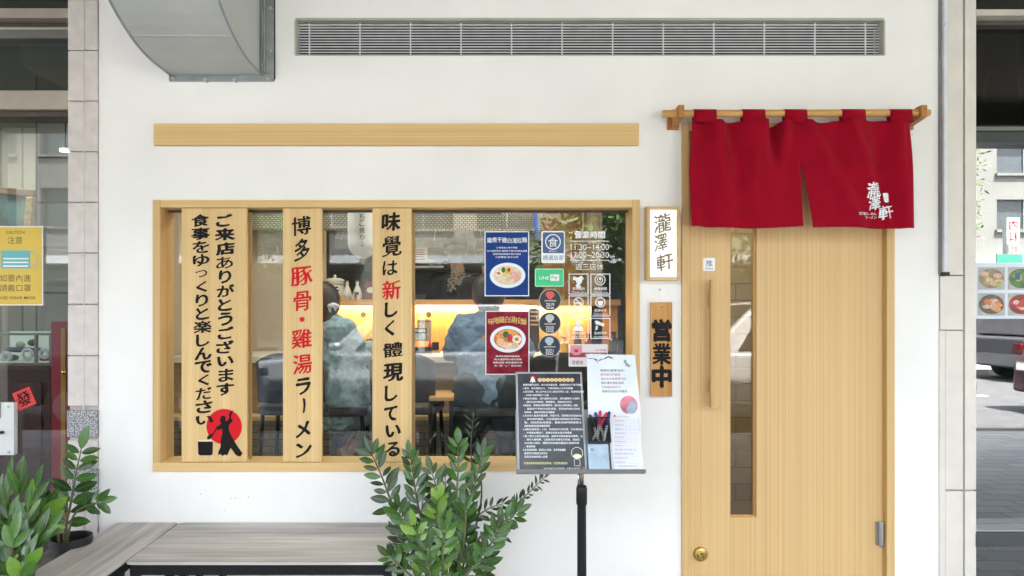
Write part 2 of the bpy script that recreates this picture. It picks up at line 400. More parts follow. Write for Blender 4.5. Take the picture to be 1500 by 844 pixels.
# ------------------------------------------------------------------ ventilation grille
vt = thing('ventilation_grille', 'long aluminium louvred ventilation grille recessed high in the white wall', 'vent', (PX(864), .03, VZ0))
slatm = plain('louvre_metal', (.62, .62, .64), .45, metal=.1, var=.12, scale=18)
trim = plain('vent_trim', (.40, .41, .33), .7, var=.1)
t_ = .011
M().box(VX0, VX1, -.003, .06, VZ1 - .006, VZ1 + .004).build('frame', trim, vt)
M().box(VX0 - .004, VX0 + .004, -.003, .06, VZ0, VZ1 - .006).build('frame', trim, vt)
M().box(VX1 - .004, VX1 + .004, -.003, .06, VZ0, VZ1 - .006).build('frame', trim, vt)
M().box(VX0, VX1, -.002, .06, VZ0 - .003, VZ0 + .002).build('frame', trim, vt)
M().box(VX0, VX1, .08, .10, VZ0, VZ1).build('backing', plain('vent_dark', (.015, .015, .02), .9), vt)
ns = 12
for i in range(ns):
    z = VZ0 + .010 + (VZ1 - VZ0 - .026) * i / (ns - 1)
    w = random.uniform(-.0006, .0006)
    M().prismx([(.024, z - .0030), (.024, z + .0022), (.050, z + .0095), (.052, z + .0080)], VX0 + .004, VX1 - .004).build('slat', slatm, vt)
nb = 12
for i in range(nb):
    x = PX(451) + (PX(1273) - PX(451)) * i / (nb - 1)
    M().box(x - .0028, x + .0028, .026, .030, VZ0 + .002, VZ1 - .006).build('divider', slatm, vt)

# ------------------------------------------------------------------ exhaust duct
dx0, dx1 = -1.509, -1.106; yc, zc, ro, ri = -.15, 2.918, .68, .26
dt = thing('exhaust_duct', 'grey sheet metal exhaust duct elbow bolted to the upper left wall', 'duct', (-1.3, 0, 2.24))
def arc(r, n=20): return [(yc - r * math.sin(math.pi / 2 * i / n), zc - r * math.cos(math.pi / 2 * i / n)) for i in range(n + 1)]
outer = [(.0, zc - ro)] + arc(ro) + [(yc - ro, 3.199)]
inner = [(.0, zc - ri)] + arc(ri) + [(yc - ri, 3.199)]
def strip(m, pts, x0, x1, flip=False):
    for (a, b), (c, d) in zip(pts, pts[1:]):
        f = (0, 1, 2, 3) if not flip else (3, 2, 1, 0); m.add([(x0, a, b), (x1, a, b), (x1, c, d), (x0, c, d)], [f])
m = M(); strip(m, outer, dx0, dx1); m.build('outer_skin', ductm, dt, smooth=True, auto=35)
m = M(); strip(m, inner, dx0, dx1, True); m.build('inner_skin', ductm, dt, smooth=True, auto=35)
for x, fl in ((dx0, 0), (dx1, 1)):
    m = M()
    for i in range(len(outer) - 1):
        q = [(x, *outer[i]), (x, *outer[i + 1]), (x, *inner[i + 1]), (x, *inner[i])]
        m.add(q, [(0, 1, 2, 3) if fl else (3, 2, 1, 0)])
    m.build('side_sheet', ductm, dt)
    M().tube([(x, a, b) for a, b in outer], .0055, 6).build('seam', ductm2, dt, smooth=True)
    M().tube([(x, a, b) for a, b in inner], .005, 6).build('seam', ductm2, dt, smooth=True)
for k in (5, 12):
    a, b = outer[k]; M().tube([(dx0 + .004, a, b), (dx1 - .004, a, b)], .0035, 6).build('cross_seam', ductm, dt, smooth=True)
m = M(); m.box(dx1 + .001, dx1 + .0025, -.55, -.15, 2.26, 2.262)
# flange: angle iron round the opening
fz0, fz1, fx0, fx1 = PZ(120), 2.76, PX(249), PX(402)
for nm, bx in (('flange', (fx0, fx1, -.012, 0, fz0, PZ(109))), ('flange', (PX(389.5), fx1, -.012, -.0005, PZ(109), fz1)), ('flange', (fx0, PX(258), -.012, -.0005, 2.262, fz1)),
               ('flange_lip', (fx0 + .004, dx1 + .014, -.045, -.012, PZ(111), PZ(108.3))), ('flange_lip', (dx1 + .004, dx1 + .008, -.045, -.012, PZ(109), fz1))):
    M().box(*bx).build(nm, ductm2, dt, bevel=.0015)
for px, py in ((253, 114), (300, 116), (343, 116), (392, 115), (396, 75), (396, 12)):
    c = P(px, py, -.02)
    b = M().lathe([(.0085, 0), (.0085, .006), (.005, .007), (.005, .013), (.001, .0135)], (c.x, -.012, c.z), 'Y', 6).build('bolt', steel, dt)
    M().box(c.x + .003, c.x + .012, -.022, -.012, c.z - .013, c.z - .004).build('clamp', ductm2, dt, bevel=.001)
M().box(fx1 + .0005, fx1 + .004, -.006, -.0005, fz0 + .01, fz1).build('sealant', blackm, dt)

# ------------------------------------------------------------------ wooden beam above window
b = tag(M().box(PX(225, -.02), PX(936, -.02), -.02, -.0005, PZ(213, -.02), PZ(181, -.02)).build('wood_board', ash_h, bevel=.0012), 'long pale wooden board fixed on the wall above the window', 'board')

# ------------------------------------------------------------------ shop window
GY = .083
wt = thing('shop_window', 'wide ash framed shop window between the tiled column and the door', 'window', (PX(580), 0, PZ(690)))
ox0, ox1, oz0, oz1 = PX(225.5), PX(936.5), PZ(689.5), PZ(293.5); ix0, ix1, iz0, iz1 = PX(236.5), PX(925.5), PZ(677), PZ(304.5)
fr = -.012; bk = .125
M().box(ox0, ix0, fr, bk, iz0, oz1).build('frame', ash, wt, bevel=.001)
M().box(ix1, ox1, fr, bk, iz0, oz1).build('frame', ash, wt, bevel=.001)
M().box(ix0 + .0005, ix1 - .0005, fr + .001, bk, iz1, oz1 - .0005).build('frame', ash_h, wt, bevel=.001)
M().box(ox0, ox1, fr - .002, bk, oz0, iz0 - .0003).build('sill', ash_h, wt, bevel=.001)
M().box(ix0, ix1, GY - .003, GY + .003, iz0, iz1).build('pane', glassm, wt)
darkm = plain('dark_bead', (.06, .045, .03), .6)
M().box(ix0, ix1, GY - .010, GY - .004, iz1 - .010, iz1 - .0003).build('bead', darkm, wt)
for px in (365.5, 605.5):
    M().box(PX(px, .06) - .006, PX(px, .06) + .006, GY - .018, GY - .004, iz0, iz1 - .011).build('mullion', wood('mullion_wood', (.42, .29, .13), (.3, .19, .08), 'Z', seed=px), wt)
# vertical planks carrying the slogans
PY = .005
def plankthing(a, b, label):
    t = thing('wooden_signboard', label, 'sign', (PX((a + b) / 2, PY), PY, iz0), 'slogan planks in the window')
    M().box(PX(a, PY), PX(b, PY), PY, PY + .02, iz0 + .0005, iz1 - .0008).build('plank', plank_w, t, bevel=.0008)
    return t
def vtext(t, name, chars, mat, nib=.04, bold=.016, y=PY - .0012):
    """chars: (character, px, py, width px, height px)"""
    m = M()
    for c, px, py, w, h in chars:
        q = P(px, py, PY); s_ = (D + PY) / F
        put(m, c, q.x, q.z, w * s_, h * s_, y, nib=nib, bold=bold, rot=R(random.uniform(-2, 3)), shear=.10, fit=True, rnd=.012)
    return m.build(name, mat, t)
p1 = plankthing(266, 361.5, 'wide plank with two columns of black brush lettering and a red sun emblem')
right = "ご来店ありがとうございます"; left = "食事をゆっくりと楽しんでください"
rw = dict(zip("ご来店ありがとうざいます", [22, 27, 26, 24, 17, 25, 19, 20, 25, 22, 21, 24])); rh = dict(zip("ご来店ありがとうざいます", [17, 17, 17, 17, 18, 17, 17, 18, 18, 14, 18, 17]))
ch = []
for i, c in enumerate(right):
    ch.append((c, 329.5 + (i % 3 - 1) * .7 + i * .1, 323 + i * 20.6, rw[c], rh[c]))
for i, c in enumerate(left):
    small = c in "っ"
    wd = {'っ': 17, 'く': 15, 'り': 17, 'し': 18, 'と': 18}.get(c, 25 if c in "食事楽" else 23); hg = {'っ': 10, 'い': 12, 'く': 15}.get(c, 17)
    ch.append((c, 293.5 + i * .42, 323 + i * 19.5, wd, hg))
vtext(p1, 'lettering', ch, black_ink, nib=.045, bold=.02)
# emblem: red sun, samurai stirring a pot
c = P(328.5, 625, PY); s_ = (D + PY) / F
M().sheet(circle(c.x, c.z, 26 * s_, 40), PY - .0007).build('red_sun', red_ink, p1)
def pp(pts, cx=0, cy=0): return [(P(x + cx, y + cy, PY).x, P(x + cx, y + cy, PY).z) for x, y in pts]
em = M()
sam = [(323,612),(325,609),(329,609),(331,612),(330,616),(333,617),(336,612),(337,607),(340,602.5),(341,603),(339,607.5),(338.5,613),(341,614),(340.5,618),(336,622),(335,627),(337,634),(340,640),(347,652),(355.5,664),(352,669),(346,667),(338,656),(333,667),(329.5,666),(326,668),(323,665),(320,667),(320,662),(323,655),(323.5,645),(326,634),(325,628),(319,631),(318,627),(324,620),(322,616)]
em.sheet(pp(sam), PY - .0015)
em.sheet(pp([(320,625),(312,638),(308.5,643),(304,644),(303.5,640),(308,636),(311,636),(319,623)]), PY - .0018)
em.sheet(pp([(337,612),(340,604),(342,600.5),(337.5,603),(335,609)]), PY - .0020)
em.sheet(pp([(290,647),(312,647),(311.5,665),(309,667),(293,667),(290.5,665)]), PY - .0016)
em.build('emblem_figure', black_ink, p1)
M().sheet([(P(301, 645.3, PY).x + 10.5 * s_ * math.cos(a), P(301, 645.3, PY).z + 1.4 * s_ * math.sin(a)) for a in [i * math.pi / 8 for i in range(16)]], PY - .0021).build('pot_rim', plain('pale_ink', (.7, .6, .45), .6, var=0), p1)
p2 = plankthing(414.5, 471.5, 'narrow plank with red and black brush lettering naming pork bone and chicken broth ramen')
vtext(p2, 'lettering', [("博", 441.5, 331, 28, 27), ("多", 442.5, 366, 21, 32), ("ラ", 444.5, 566, 20, 23), ("ー", 445.5, 595, 22, 6), ("メ", 444, 629, 19, 22), ("ン", 445, 659, 22, 20)][:3] + [("メ", 444, 629, 20, 22), ("ン", 445, 659, 22, 20)], black_ink, nib=.046, bold=.02)
m = M(); q = pp([(443.5, 583), (447, 584), (448, 592), (446.5, 604), (443.5, 606), (444.5, 594)]); m.sheet(q, PY - .0012); m.build('long_mark', black_ink, p2)
vtext(p2, 'red_lettering', [("豚", 442, 404.5, 31, 27), ("骨", 443, 441, 25, 28), ("雞", 442, 496, 29, 27), ("湯", 443, 533.5, 27, 28)], red_ink, nib=.046, bold=.02)
c = P(442.5, 468, PY); M().sheet(circle(c.x, c.z, 3.8 * s_, 16), PY - .0012).build('red_dot', red_ink, p2)
p3 = plankthing(545.5, 603, 'plank right of the seated customer with one red character in its black brush lettering')
vtext(p3, 'lettering', [("味", 573, 325, 26, 26), ("覺", 574, 360.5, 27, 29), ("は", 571.5, 392.5, 21, 21), ("し", 573, 453.5, 17, 21), ("く", 571, 481, 13, 22), ("體", 576, 512.5, 27, 21), ("現", 576, 545.5, 27, 25), ("し", 573, 576, 17, 22), ("て", 572.5, 606, 18, 20), ("い", 576, 631, 20, 17), ("る", 575.5, 658, 19, 20)], black_ink, nib=.046, bold=.02)
vtext(p3, 'red_lettering', [("新", 573.5, 425, 26, 27)], red_ink, nib=.046, bold=.02)

# ------------------------------------------------------------------ things stuck inside the pane
SY = GY - .006
def sp(px, py): q = P(px, py, SY); return q.x, q.z
ss = (D + SY) / F
def posterthing(name, label, cat, x0, x1, y0, y1, mat, border=None, th=.0012, radius=None, y=SY, group=None):
    a, b = P(x0, y1, y), P(x1, y0, y)
    t = thing(name, label, cat, ((a.x + b.x) / 2, y, a.z), group)
    pts = rrect(a.x, b.x, a.z, b.z, radius or .001)
    if border:
        M().prism(pts, y, y + th).build('border', border, t); k = 1.3 * (D + y) / F
        M().sheet(rrect(a.x + k, b.x - k, a.z + k, b.z - k, max((radius or .001) - k, .0006)), y - .0004).build('print', mat, t)
    else: M().prism(pts, y, y + th).build('sheet', mat, t)
    return t
def bowl(t, px, py, rx, ry, broth, y, tops):
    k = (D + y) / F; c = P(px, py, y)
    M().sheet(circle(c.x, c.z, rx * k, 36, ry * k), y - .0007).build('bowl_print', plain('bowl_white', (.72, .78, .85), .5, var=.05), t)
    M().sheet(circle(c.x, c.z + .2 * k, rx * .8 * k, 32, ry * .76 * k), y - .0010).build('broth_print', broth, t)
    for j, (dx, dy, r, r2, col) in enumerate(tops):
        q = P(px + dx, py + dy, y); M().sheet(circle(q.x, q.z, r * k, 12, r2 * k), y - .0013 - j * .00012).build('topping_print', plain('topping', col, .6, var=.3, scale=90), t)
navy = plain('poster_navy', (.015, .05, .22), .6, 0, .12, var=.15, scale=14)
maroon = plain('poster_maroon', (.25, .018, .035), .6, 0, .12, var=.45, scale=30)
pt = posterthing('blue_poster', 'navy blue ramen poster with white title and a bowl, inside the window', 'poster', 710, 775, 339, 434, navy, white_ink)
m = M(); a, b = sp(713.5, 352), sp(772, 352)
for i, c in enumerate("雞煮干雞白湯拉麵"):
    put(m, c, a[0] + (b[0] - a[0]) * (i + .5) / 8, a[1] + .002 * math.sin(i), 7.6 * ss, 8.2 * ss, SY - .0010, bold=.03, nib=.02)
for py, x0, x1, tx in ((363, 727, 758, "以雞骨與小魚干熬煮"), (367.7, 713.5, 772, "加入香煎雞肉 濃郁卻不膩口的極品湯頭"), (372.3, 722, 763, "搭配特製細麵的絕妙滋味"), (376.8, 726, 759, "口感豐富 層次分明")):
    a, b = sp(x0, py), sp(x1, py); line(m, tx, a[0], b[0], a[1], 2.7 * ss, SY - .0010, bold=.02)
m.build('lettering', white_ink, pt)
bowl(pt, 743.5, 403.5, 26, 18.5, plain('white_broth', (.72, .58, .38), .5, var=.2, scale=60), SY, [(7,2,13,8,(.75,.38,.33)), (-3,3,9,8,(.72,.55,.32)), (-10,5,7,5,(.75,.62,.42)), (-4,8,7,4.5,(.74,.60,.42)), (4,9,6,4,(.72,.58,.40)), (-13,-3,5.5,4.5,(.78,.70,.6)), (-13,-3,2.8,2.2,(.60,.18,.03)), (-6,-8,3,4,(.03,.12,.03)), (0,-6,4,5,(.65,.5,.02)), (2,-8,2.5,3,(.5,.02,.02))])
pt = posterthing('red_poster', 'maroon spicy ramen poster with gold title above the black menu board', 'poster', 711, 775.5, 455.5, 549, maroon, white_ink)
m = M(); a, b = sp(715, 471), sp(771, 468)
for i, c in enumerate("味噌雞白湯拉麵"): put(m, c, a[0] + (b[0] - a[0]) * (i + .5) / 7, a[1] + .009 * math.sin(i / 6 * math.pi), 9 * ss, 10 * ss, SY - .0010, bold=.02, nib=.02)
m.build('gold_lettering', plain('gold_ink', (.72, .50, .14), .4, var=.3, scale=80), pt)
m = M()
for py, x0, x1, tx in ((522, 726, 761, "嚴選味噌與特製辣油"), (526.6, 724, 764, "融合濃厚雞白湯的香醇"), (531.2, 722, 765, "辣度溫潤 湯頭濃郁好喝"), (535.8, 724, 764, "來一碗暖心 暖胃的拉麵")):
    a, b = sp(x0, py), sp(x1, py); line(m, tx, a[0], b[0], a[1], 2.7 * ss, SY - .0010, bold=.02)
m.build('lettering', white_ink, pt)
bowl(pt, 744, 497, 26, 19.5, plain('red_broth', (.66, .17, .03), .5, var=.4, scale=60), SY, [(0,-8,14,6,(.72,.38,.10)), (-11,4,6,6,(.75,.45,.25)), (-6,8,7,5,(.75,.5,.3)), (2,10,7,5,(.78,.6,.42)), (10,9,6,5,(.75,.5,.3)), (13,0,7,6,(.8,.74,.62)), (13,0,3.2,2.8,(.62,.22,.03)), (-3,-7,4.5,5,(.03,.12,.02)), (3,-2,4,6,(.5,.03,.04)), (-13,-4,5,4,(.7,.3,.1))])
# food award sticker
blu = plain('sticker_blue', (.05, .10, .23), .5, var=.05)
pt = posterthing('shop_sticker', 'blue and white selected restaurant sticker with a circled character', 'sticker', 793, 827.5, 338.5, 385.5, white_ink, None, radius=.008)
a, b = sp(795, 371), sp(826, 340.5); M().sheet(rrect(a[0], b[0], a[1], b[1], .006), SY - .0004).build('blue_field', blu, pt)
m = M(); c = sp(810, 354.5); ring(m, circle(*c, 11.5 * ss, 30), circle(*c, 10 * ss, 30), SY - .0008)
put(m, "食", c[0], c[1] - .002, 15 * ss, 15 * ss, SY - .0008, bold=.01)
a, b = sp(804, 368.2), sp(816, 368.2); line(m, "臺北人", a[0], b[0], a[1], 2.2 * ss, SY - .0008)
m.build('white_mark', white_ink, pt)
m = M(); a, b = sp(795.5, 377.6), sp(825.5, 377.6); line(m, "精選店家", a[0], b[0], a[1], 7.2 * ss, SY - .0006, bold=.02); m.build('lettering', blu, pt)
# green payment sticker
pt = posterthing('payment_sticker', 'green rounded mobile payment sticker inside the window', 'sticker', 783.5, 826, 393.5, 420, plain('payment_green', (.03, .52, .20), .4, var=.03), plain('pale_green', (.45, .72, .55), .4, var=0), radius=.007)
m = M(); a, b = sp(790, 407.3), sp(804, 407.3); line(m, "LINE", a[0], b[0], a[1], 4.4 * ss, SY - .0008, bold=.025)
a, b = sp(806, 411.5), sp(819, 402); m.sheet(rrect(a[0], b[0], a[1], b[1], .0012), SY - .0007); m.build('white_mark', white_ink, pt)
m = M(); a, b = sp(808, 407), sp(817, 407); line(m, "Pay", a[0], b[0], a[1], 6 * ss, SY - .0012, bold=.01); m.build('lettering', plain('grey_ink', (.12, .28, .2), .5, var=0), pt)
# round award stickers
for k, (cx, cy, yr, col, desc) in enumerate(((806, 439.5, "2019", (.65, .08, .08), 'round black award sticker dated 2019 with a red emblem'), (805.5, 473.5, "2020", (.50, .53, .56), 'round black award sticker dated 2020 with a silver emblem, middle of three'), (805, 507, "2021", (.45, .50, .56), 'round navy award sticker dated 2021, lowest of three'))):
    c = sp(cx, cy); t = thing('award_sticker', desc, 'sticker', (c[0], SY, c[1]), 'round award stickers')
    M().prism(circle(*c, 16.3 * ss, 40), SY, SY + .001).build('rim', plain('rim_silver', (.35, .34, .33), .4, var=0), t)
    M().sheet(circle(*c, 15.2 * ss, 40), SY - .0004).build('disc', plain('award_black', (.014, .014, .02) if k < 2 else (.012, .02, .05), .4, var=0), t)
    m = M(); e = sp(cx - .3, cy - 8); m.sheet(circle(*e, 6.6 * ss, 14, 5.2 * ss), SY - .0008); e = sp(cx - .3, cy - 3.6); m.sheet(circle(*e, 3.6 * ss, 10, 3.0 * ss), SY - .0010)
    m.build('emblem', plain('emblem', col, .4, var=.4, scale=160), t)
    m = M(); a, b = sp(cx - 6.2, cy + 7), sp(cx + 5.6, cy + 7); line(m, yr, a[0], b[0], a[1], 5.4 * ss, SY - .0008)
    a, b = sp(cx - 8.5, cy + 1.2), sp(cx + 8.5, cy + 1.2); line(m, "消費者推薦餐廳", a[0], b[0], a[1], 2.1 * ss, SY - .0008)
    a, b = sp(cx - 5.5, cy + 12), sp(cx + 5.5, cy + 12); line(m, "推薦餐廳", a[0], b[0], a[1], 2.6 * ss, SY - .0008, bold=.03); m.build('lettering', white_ink, t)
# opening hours in white vinyl
t = thing('opening_hours', 'white vinyl opening hours lettering on the window pane', 'lettering', (PX(863, SY), SY, PZ(397, SY)))
m = M()
for tx, x0, x1, cy, h, bo in (("營業時間", 842, 886, 344, 10.5, .035), ("11:30~14:00", 836, 892, 362, 8.6, .02), ("17:00~20:30", 836, 892, 373.5, 8.6, .02), ("週三店休", 843, 884, 391, 9.6, .01)):
    a, b = sp(x0, cy), sp(x1, cy); line(m, tx, a[0], b[0], a[1], h * ss, SY - .0004, bold=bo)
o = m.build('lettering', white_ink, t)
m = M()
for cy in (353.3, 381.3):
    a, b = sp(835, cy + .5), sp(892, cy - .5); m.box(a[0], b[0], SY - .0006, SY, a[1], b[1])
m.build('rule', white_ink, t)
# pictogram notices
icons = [("no dogs", 833, 401), ("quiet", 865, 401), ("no smoking", 833, 433), ("no outside food", 865, 433), ("be kind to staff", 833, 466), ("camera", 865, 466)]
labs = ['white outlined dog pictogram on the pane, upper left of six', 'white outlined round face pictogram on the pane, upper right of six', 'white outlined no smoking pictogram on the window pane', 'white outlined pictogram right of the no smoking one', 'white outlined pictogram of a standing attendant, lower left of six', 'white outlined security camera pictogram, lower right of six']
for (nm, x, y_), lb in zip(icons, labs):
    t = thing('window_pictogram', lb, 'pictogram', (PX(x + 14.5, SY), SY, PZ(y_ + 30, SY)), 'six pictograms on the pane')
    m = M(); a, b = sp(x, y_ + 30.5), sp(x + 29, y_); k = 1.2 * ss
    ring(m, [(a[0], a[1]), (b[0], a[1]), (b[0], b[1]), (a[0], b[1])], [(a[0] + k, a[1] + k), (b[0] - k, a[1] + k), (b[0] - k, b[1] - k), (a[0] + k, b[1] - k)], SY - .0004)
    m.build('outline', white_ink, t); m = M()
    def poly(pts): m.sheet([sp(x + u, y_ + v) for u, v in pts], SY - .0004 - len(m.f) * .00001)
    def disc(u, v, r, r2=None): m.sheet(circle(*sp(x + u, y_ + v), r * ss, 16, (r2 or r) * ss), SY - .0005 - len(m.f) * .00001)
    def rg(u, v, r, w): q = sp(x + u, y_ + v); ring(m, circle(*q, r * ss, 20), circle(*q, (r - w) * ss, 20), SY - .0004)
    if nm == "no dogs": poly([(7,4),(13,6),(19,3),(23,8),(20,8),(19,13),(16,17),(19,19),(14,23),(10,18),(12,15),(10,10),(6,9)])
    elif nm == "quiet": rg(14, 9, 8, 1.2); rg(14, 9, 4.5, 1); disc(14, 8, 1.6)
    elif nm == "no smoking": rg(14.5, 10, 7.5, 1.4); poly([(9,10),(19,10),(19,12),(9,12)]); poly([(9,4.5),(10.5,4),(20,15),(19,16)])
    elif nm == "no outside food": rg(14.5, 10, 7.5, 1.4); poly([(10,8),(19,8),(17,15),(12,15)])
    elif nm == "be kind to staff": disc(14, 7, 4.2); poly([(6,19),(8,13.5),(12,11.5),(17,11.5),(20,13.5),(22,19)])
    else: poly([(6,5),(9,3.5),(21,8.5),(19,12.5),(8,9)]); poly([(8,11),(11,12),(10,17),(7,18)])
    lab = {"no smoking": "禁止吸菸", "be kind to staff": "愛護店員", "camera": "監視錄影中", "no dogs": "禁帶寵物", "quiet": "輕聲細語", "no outside food": "禁帶外食"}[nm]
    a, b = sp(x + 5.5, y_ + 22), sp(x + 24, y_ + 22); line(m, lab, a[0], b[0], a[1], 4.2 * ss, SY - .0004, bold=.03)
    a, b = sp(x + 4, y_ + 27.2), sp(x + 25, y_ + 27.2); line(m, {"no smoking": "No smoking", "be kind to staff": "Please be kind to staff", "camera": "Video camera in use"}.get(nm, "Thank you"), a[0], b[0], a[1], 2.6 * ss, SY - .0004, bold=.02)
    m.build('pictogram', white_ink, t)
# pork origin sticker
pink = plain('sticker_pink', (.70, .28, .32), .5, var=.1)
t = posterthing('pork_origin_sticker', 'white and pink pork origin sticker with a pig face behind the menu board', 'sticker', 833, 890, 504.5, 537, plain('sticker_white', (.75, .68, .70), .5, var=.03), white_ink, radius=.003)
a, b = sp(834, 523.5), sp(889, 516.5); M().sheet(rrect(a[0], b[0], a[1], b[1], .0008), SY - .0008).build('red_band', plain('band', (.28, .03, .05), .5, var=0), t)
m = M(); m.sheet(circle(*sp(844, 513), 9 * ss, 20, 7.5 * ss), SY - .0012)
m.sheet([sp(836, 510), sp(835, 504.8), sp(841, 507)], SY - .0013); m.sheet([sp(852, 510), sp(853.5, 505), sp(847, 507)], SY - .0013); m.build('pig_face', pink, t)
m = M(); m.sheet(circle(*sp(844, 514), 3.4 * ss, 14, 2.4 * ss), SY - .0016); m.sheet(circle(*sp(839.5, 511), .7 * ss, 8), SY - .0016); m.sheet(circle(*sp(849, 511), .7 * ss, 8), SY - .0016)
a, b = sp(838, 531), sp(854, 531); line(m, "原產地", a[0], b[0], a[1], 6 * ss, SY - .0010, bold=.01)
a, b = sp(872, 513), sp(888, 513); line(m, "台灣豬", a[0], b[0], a[1], 3 * ss, SY - .0010); m.build('lettering', plain('magenta_ink', (.42, .03, .10), .5, var=0), t)
m = M(); a, b = sp(857, 520), sp(886, 520); line(m, "台灣豬標示", a[0], b[0], a[1], 4.6 * ss, SY - .0012, bold=.02); m.build('white_lettering', white_ink, t)
# ------------------------------------------------------------------ light box sign and open plaque
bx, bz = PX(971, -.05), PZ(357, -.05)
def fp(px, py, y): q = P(px, py, y); return q.x, q.z
t = thing('light_box_sign', 'small lit white sign box with wooden frame and brushed gold characters beside the door', 'sign', (bx, -.05, PZ(411, -.05)))
a, b = fp(947.5, 410.5, -.052), fp(996.5, 302.5, -.052)
kk = 4.8 * 2.948 / F
M().box(a[0], a[0] + kk, -.052, -.0004, a[1], b[1]).build('frame', ash, t, bevel=.001)
M().box(b[0] - kk, b[0], -.052, -.0004, a[1], b[1]).build('frame', ash, t, bevel=.001)
M().box(a[0] + kk, b[0] - kk, -.051, -.0004, b[1] - kk, b[1] - .0002).build('frame', ash_h, t)
M().box(a[0] + kk, b[0] - kk, -.051, -.0004, a[1] + .0002, a[1] + kk).build('frame', ash_h, t)
M().box(a[0] + kk, b[0] - kk, -.044, -.030, a[1] + kk, b[1] - kk).build('lit_panel', emit('lit_acrylic', (.85, .83, .78), .05), t)
gold = plain('brush_gold', (.20, .14, .07), .5, var=.3, scale=120)
m = M()
for c, px, py, w, h in (("瀧", 970.5, 327, 25, 26), ("澤", 968, 355.5, 19, 24), ("軒", 974, 384, 24, 24)):
    q = fp(px, py, -.045); put(m, c, q[0], q[1], w * 2.955 / F, h * 2.955 / F, -.0452, nib=.03, bold=.012, rot=R(3), shear=.16, fit=True, rnd=.02)
m.build('lettering', gold, t)
m = M(); q = fp(982.5, 367, -.045); ring(m, [(q[0] - .006, q[1] - .012), (q[0] + .006, q[1] - .012), (q[0] + .006, q[1] + .012), (q[0] - .006, q[1] + .012)], [(q[0] - .0048, q[1] - .0105), (q[0] + .0048, q[1] - .0105), (q[0] + .0048, q[1] + .0105), (q[0] - .0048, q[1] + .0105)], -.0452)
put(m, "拉", q[0], q[1] + .005, .008, .008, -.0452); put(m, "麵", q[0], q[1] - .005, .008, .008, -.0452); m.build('seal', plain('seal_orange', (.75, .38, .14), .5, var=0), t)
t = thing('open_plaque', 'dark honey wooden plaque hanging under the lit sign box', 'sign', (PX(969, -.02), -.02, PZ(581, -.02)))
a, b = fp(953.5, 581, -.022), fp(984.8, 443, -.022)
M().box(a[0], b[0], -.022, -.008, a[1], b[1]).build('board', plaque_w, t, bevel=.001)
m = M()
for c, py in (("営", 484), ("業", 518.5), ("中", 552)):
    q = fp(969.3, py, -.022)
    put(m, c, q[0], q[1], 26 * 2.978 / F, 30 * 2.978 / F, -.0235, nib=.045, bold=.035, fit=True, rnd=.01)
m.build('lettering', black_ink, t)
q = fp(969.5, 449, -.022); M().lathe([(.0035, 0), (.0035, .0012)], (q[0], -.0225, q[1]), 'Y', 12).build('hole', black_ink, t)
h = fp(966.5, 424, -.006)
M().tube([(q[0] - .002, -.023, q[1]), (h[0] - .004, -.012, (q[1] + h[1]) / 2), (h[0], -.008, h[1]), (h[0] + .004, -.012, (q[1] + h[1]) / 2), (q[0] + .002, -.023, q[1])], .0012, 6).build('string', whitep, t)
M().lathe([(.003, 0), (.003, .010), (.005, .011), (.005, .013)], (h[0], 0, h[1]), 'Y', 10).build('hook', chrome, t)

# ------------------------------------------------------------------ door
LY = .056
t = thing('shop_door', 'pale wooden shop door with a tall glass slot, behind the red curtain', 'door', (PX(1155), LY, 0))
jx0, jx1 = PX(999, -.01), PX(1310.5, -.01)
M().box(jx0, PX(1009.5, -.01), -.012, .14, -.02, PZ(181)).build('jamb', ash, t, bevel=.001)
M().box(PX(1299, -.01), jx1, -.012, .14, -.02, PZ(181)).build('jamb', ash, t, bevel=.001)
M().box(PX(1009.5, -.01) + .0004, PX(1299, -.01) - .0004, -.012, .14, PZ(193), PZ(181)).build('head', ash_h, t, bevel=.001)
lx0, lx1 = PX(1009.5, -.01) + .003, PX(1299, -.01) - .003
M().box(PX(1299, -.01) - .0025, PX(1299, -.01) - .0002, -.006, LY + .03, 0, PZ(193)).build('jamb_lining', jamb_w, t)
lz1 = PZ(195)
hx0, hx1, hz0, hz1 = PX(1065, LY), PX(1103, LY), PZ(754, LY), PZ(205, LY)
holed(lx0, lx1, .006, lz1, [(hx0, hx1, hz0, hz1)], LY - .04, LY).build('leaf', door_w, t, bevel=.001)
M().box(hx0, hx1, LY - .016, LY - .010, hz0, hz1).build('pane', glass('door_glass', (.84, .83, .76), .98), t)
M().box(hx1 - .009, hx1 - .0005, LY - .030, LY - .017, hz0 + .007, hz1).build('bead', jamb_w, t)
M().box(hx0, hx1, LY - .030, LY - .017, hz0 + .0003, hz0 + .007).build('bead', jamb_w, t)
# handle
hy0, hy1 = LY - .095, LY - .075
hd = M().box(PX(1041.5, hy0), PX(1055, hy0), hy0, hy1, PZ(597, hy0), PZ(410.5, hy0)).build('handle', ash, t, bevel=.001)
for py in (439, 566): M().box(PX(1041.5, hy0) + .006, PX(1055, hy0) - .010, hy1, LY - .041, PZ(py + 10, hy1), PZ(py - 10, hy1)).build('standoff', jamb_w, hd)
# lock cylinder
q = P(1027, 813, LY - .05)
lk = M().lathe([(.033, 0), (.033, .004), (.029, .010), (.019, .012), (.019, .016)], (q.x, LY - .04, q.z), 'Y', 28).build('lock', brass, t, smooth=True, auto=30)
M().lathe([(.016, 0), (.016, .018), (.013, .022), (.0, .022)], (q.x, LY - .055, q.z), 'Y', 24).build('cylinder', brass, lk, smooth=True, auto=30)
M().box(q.x - .0015, q.x + .0015, LY - .0785, LY - .076, q.z - .007, q.z + .007).build('keyhole', black_ink, lk)
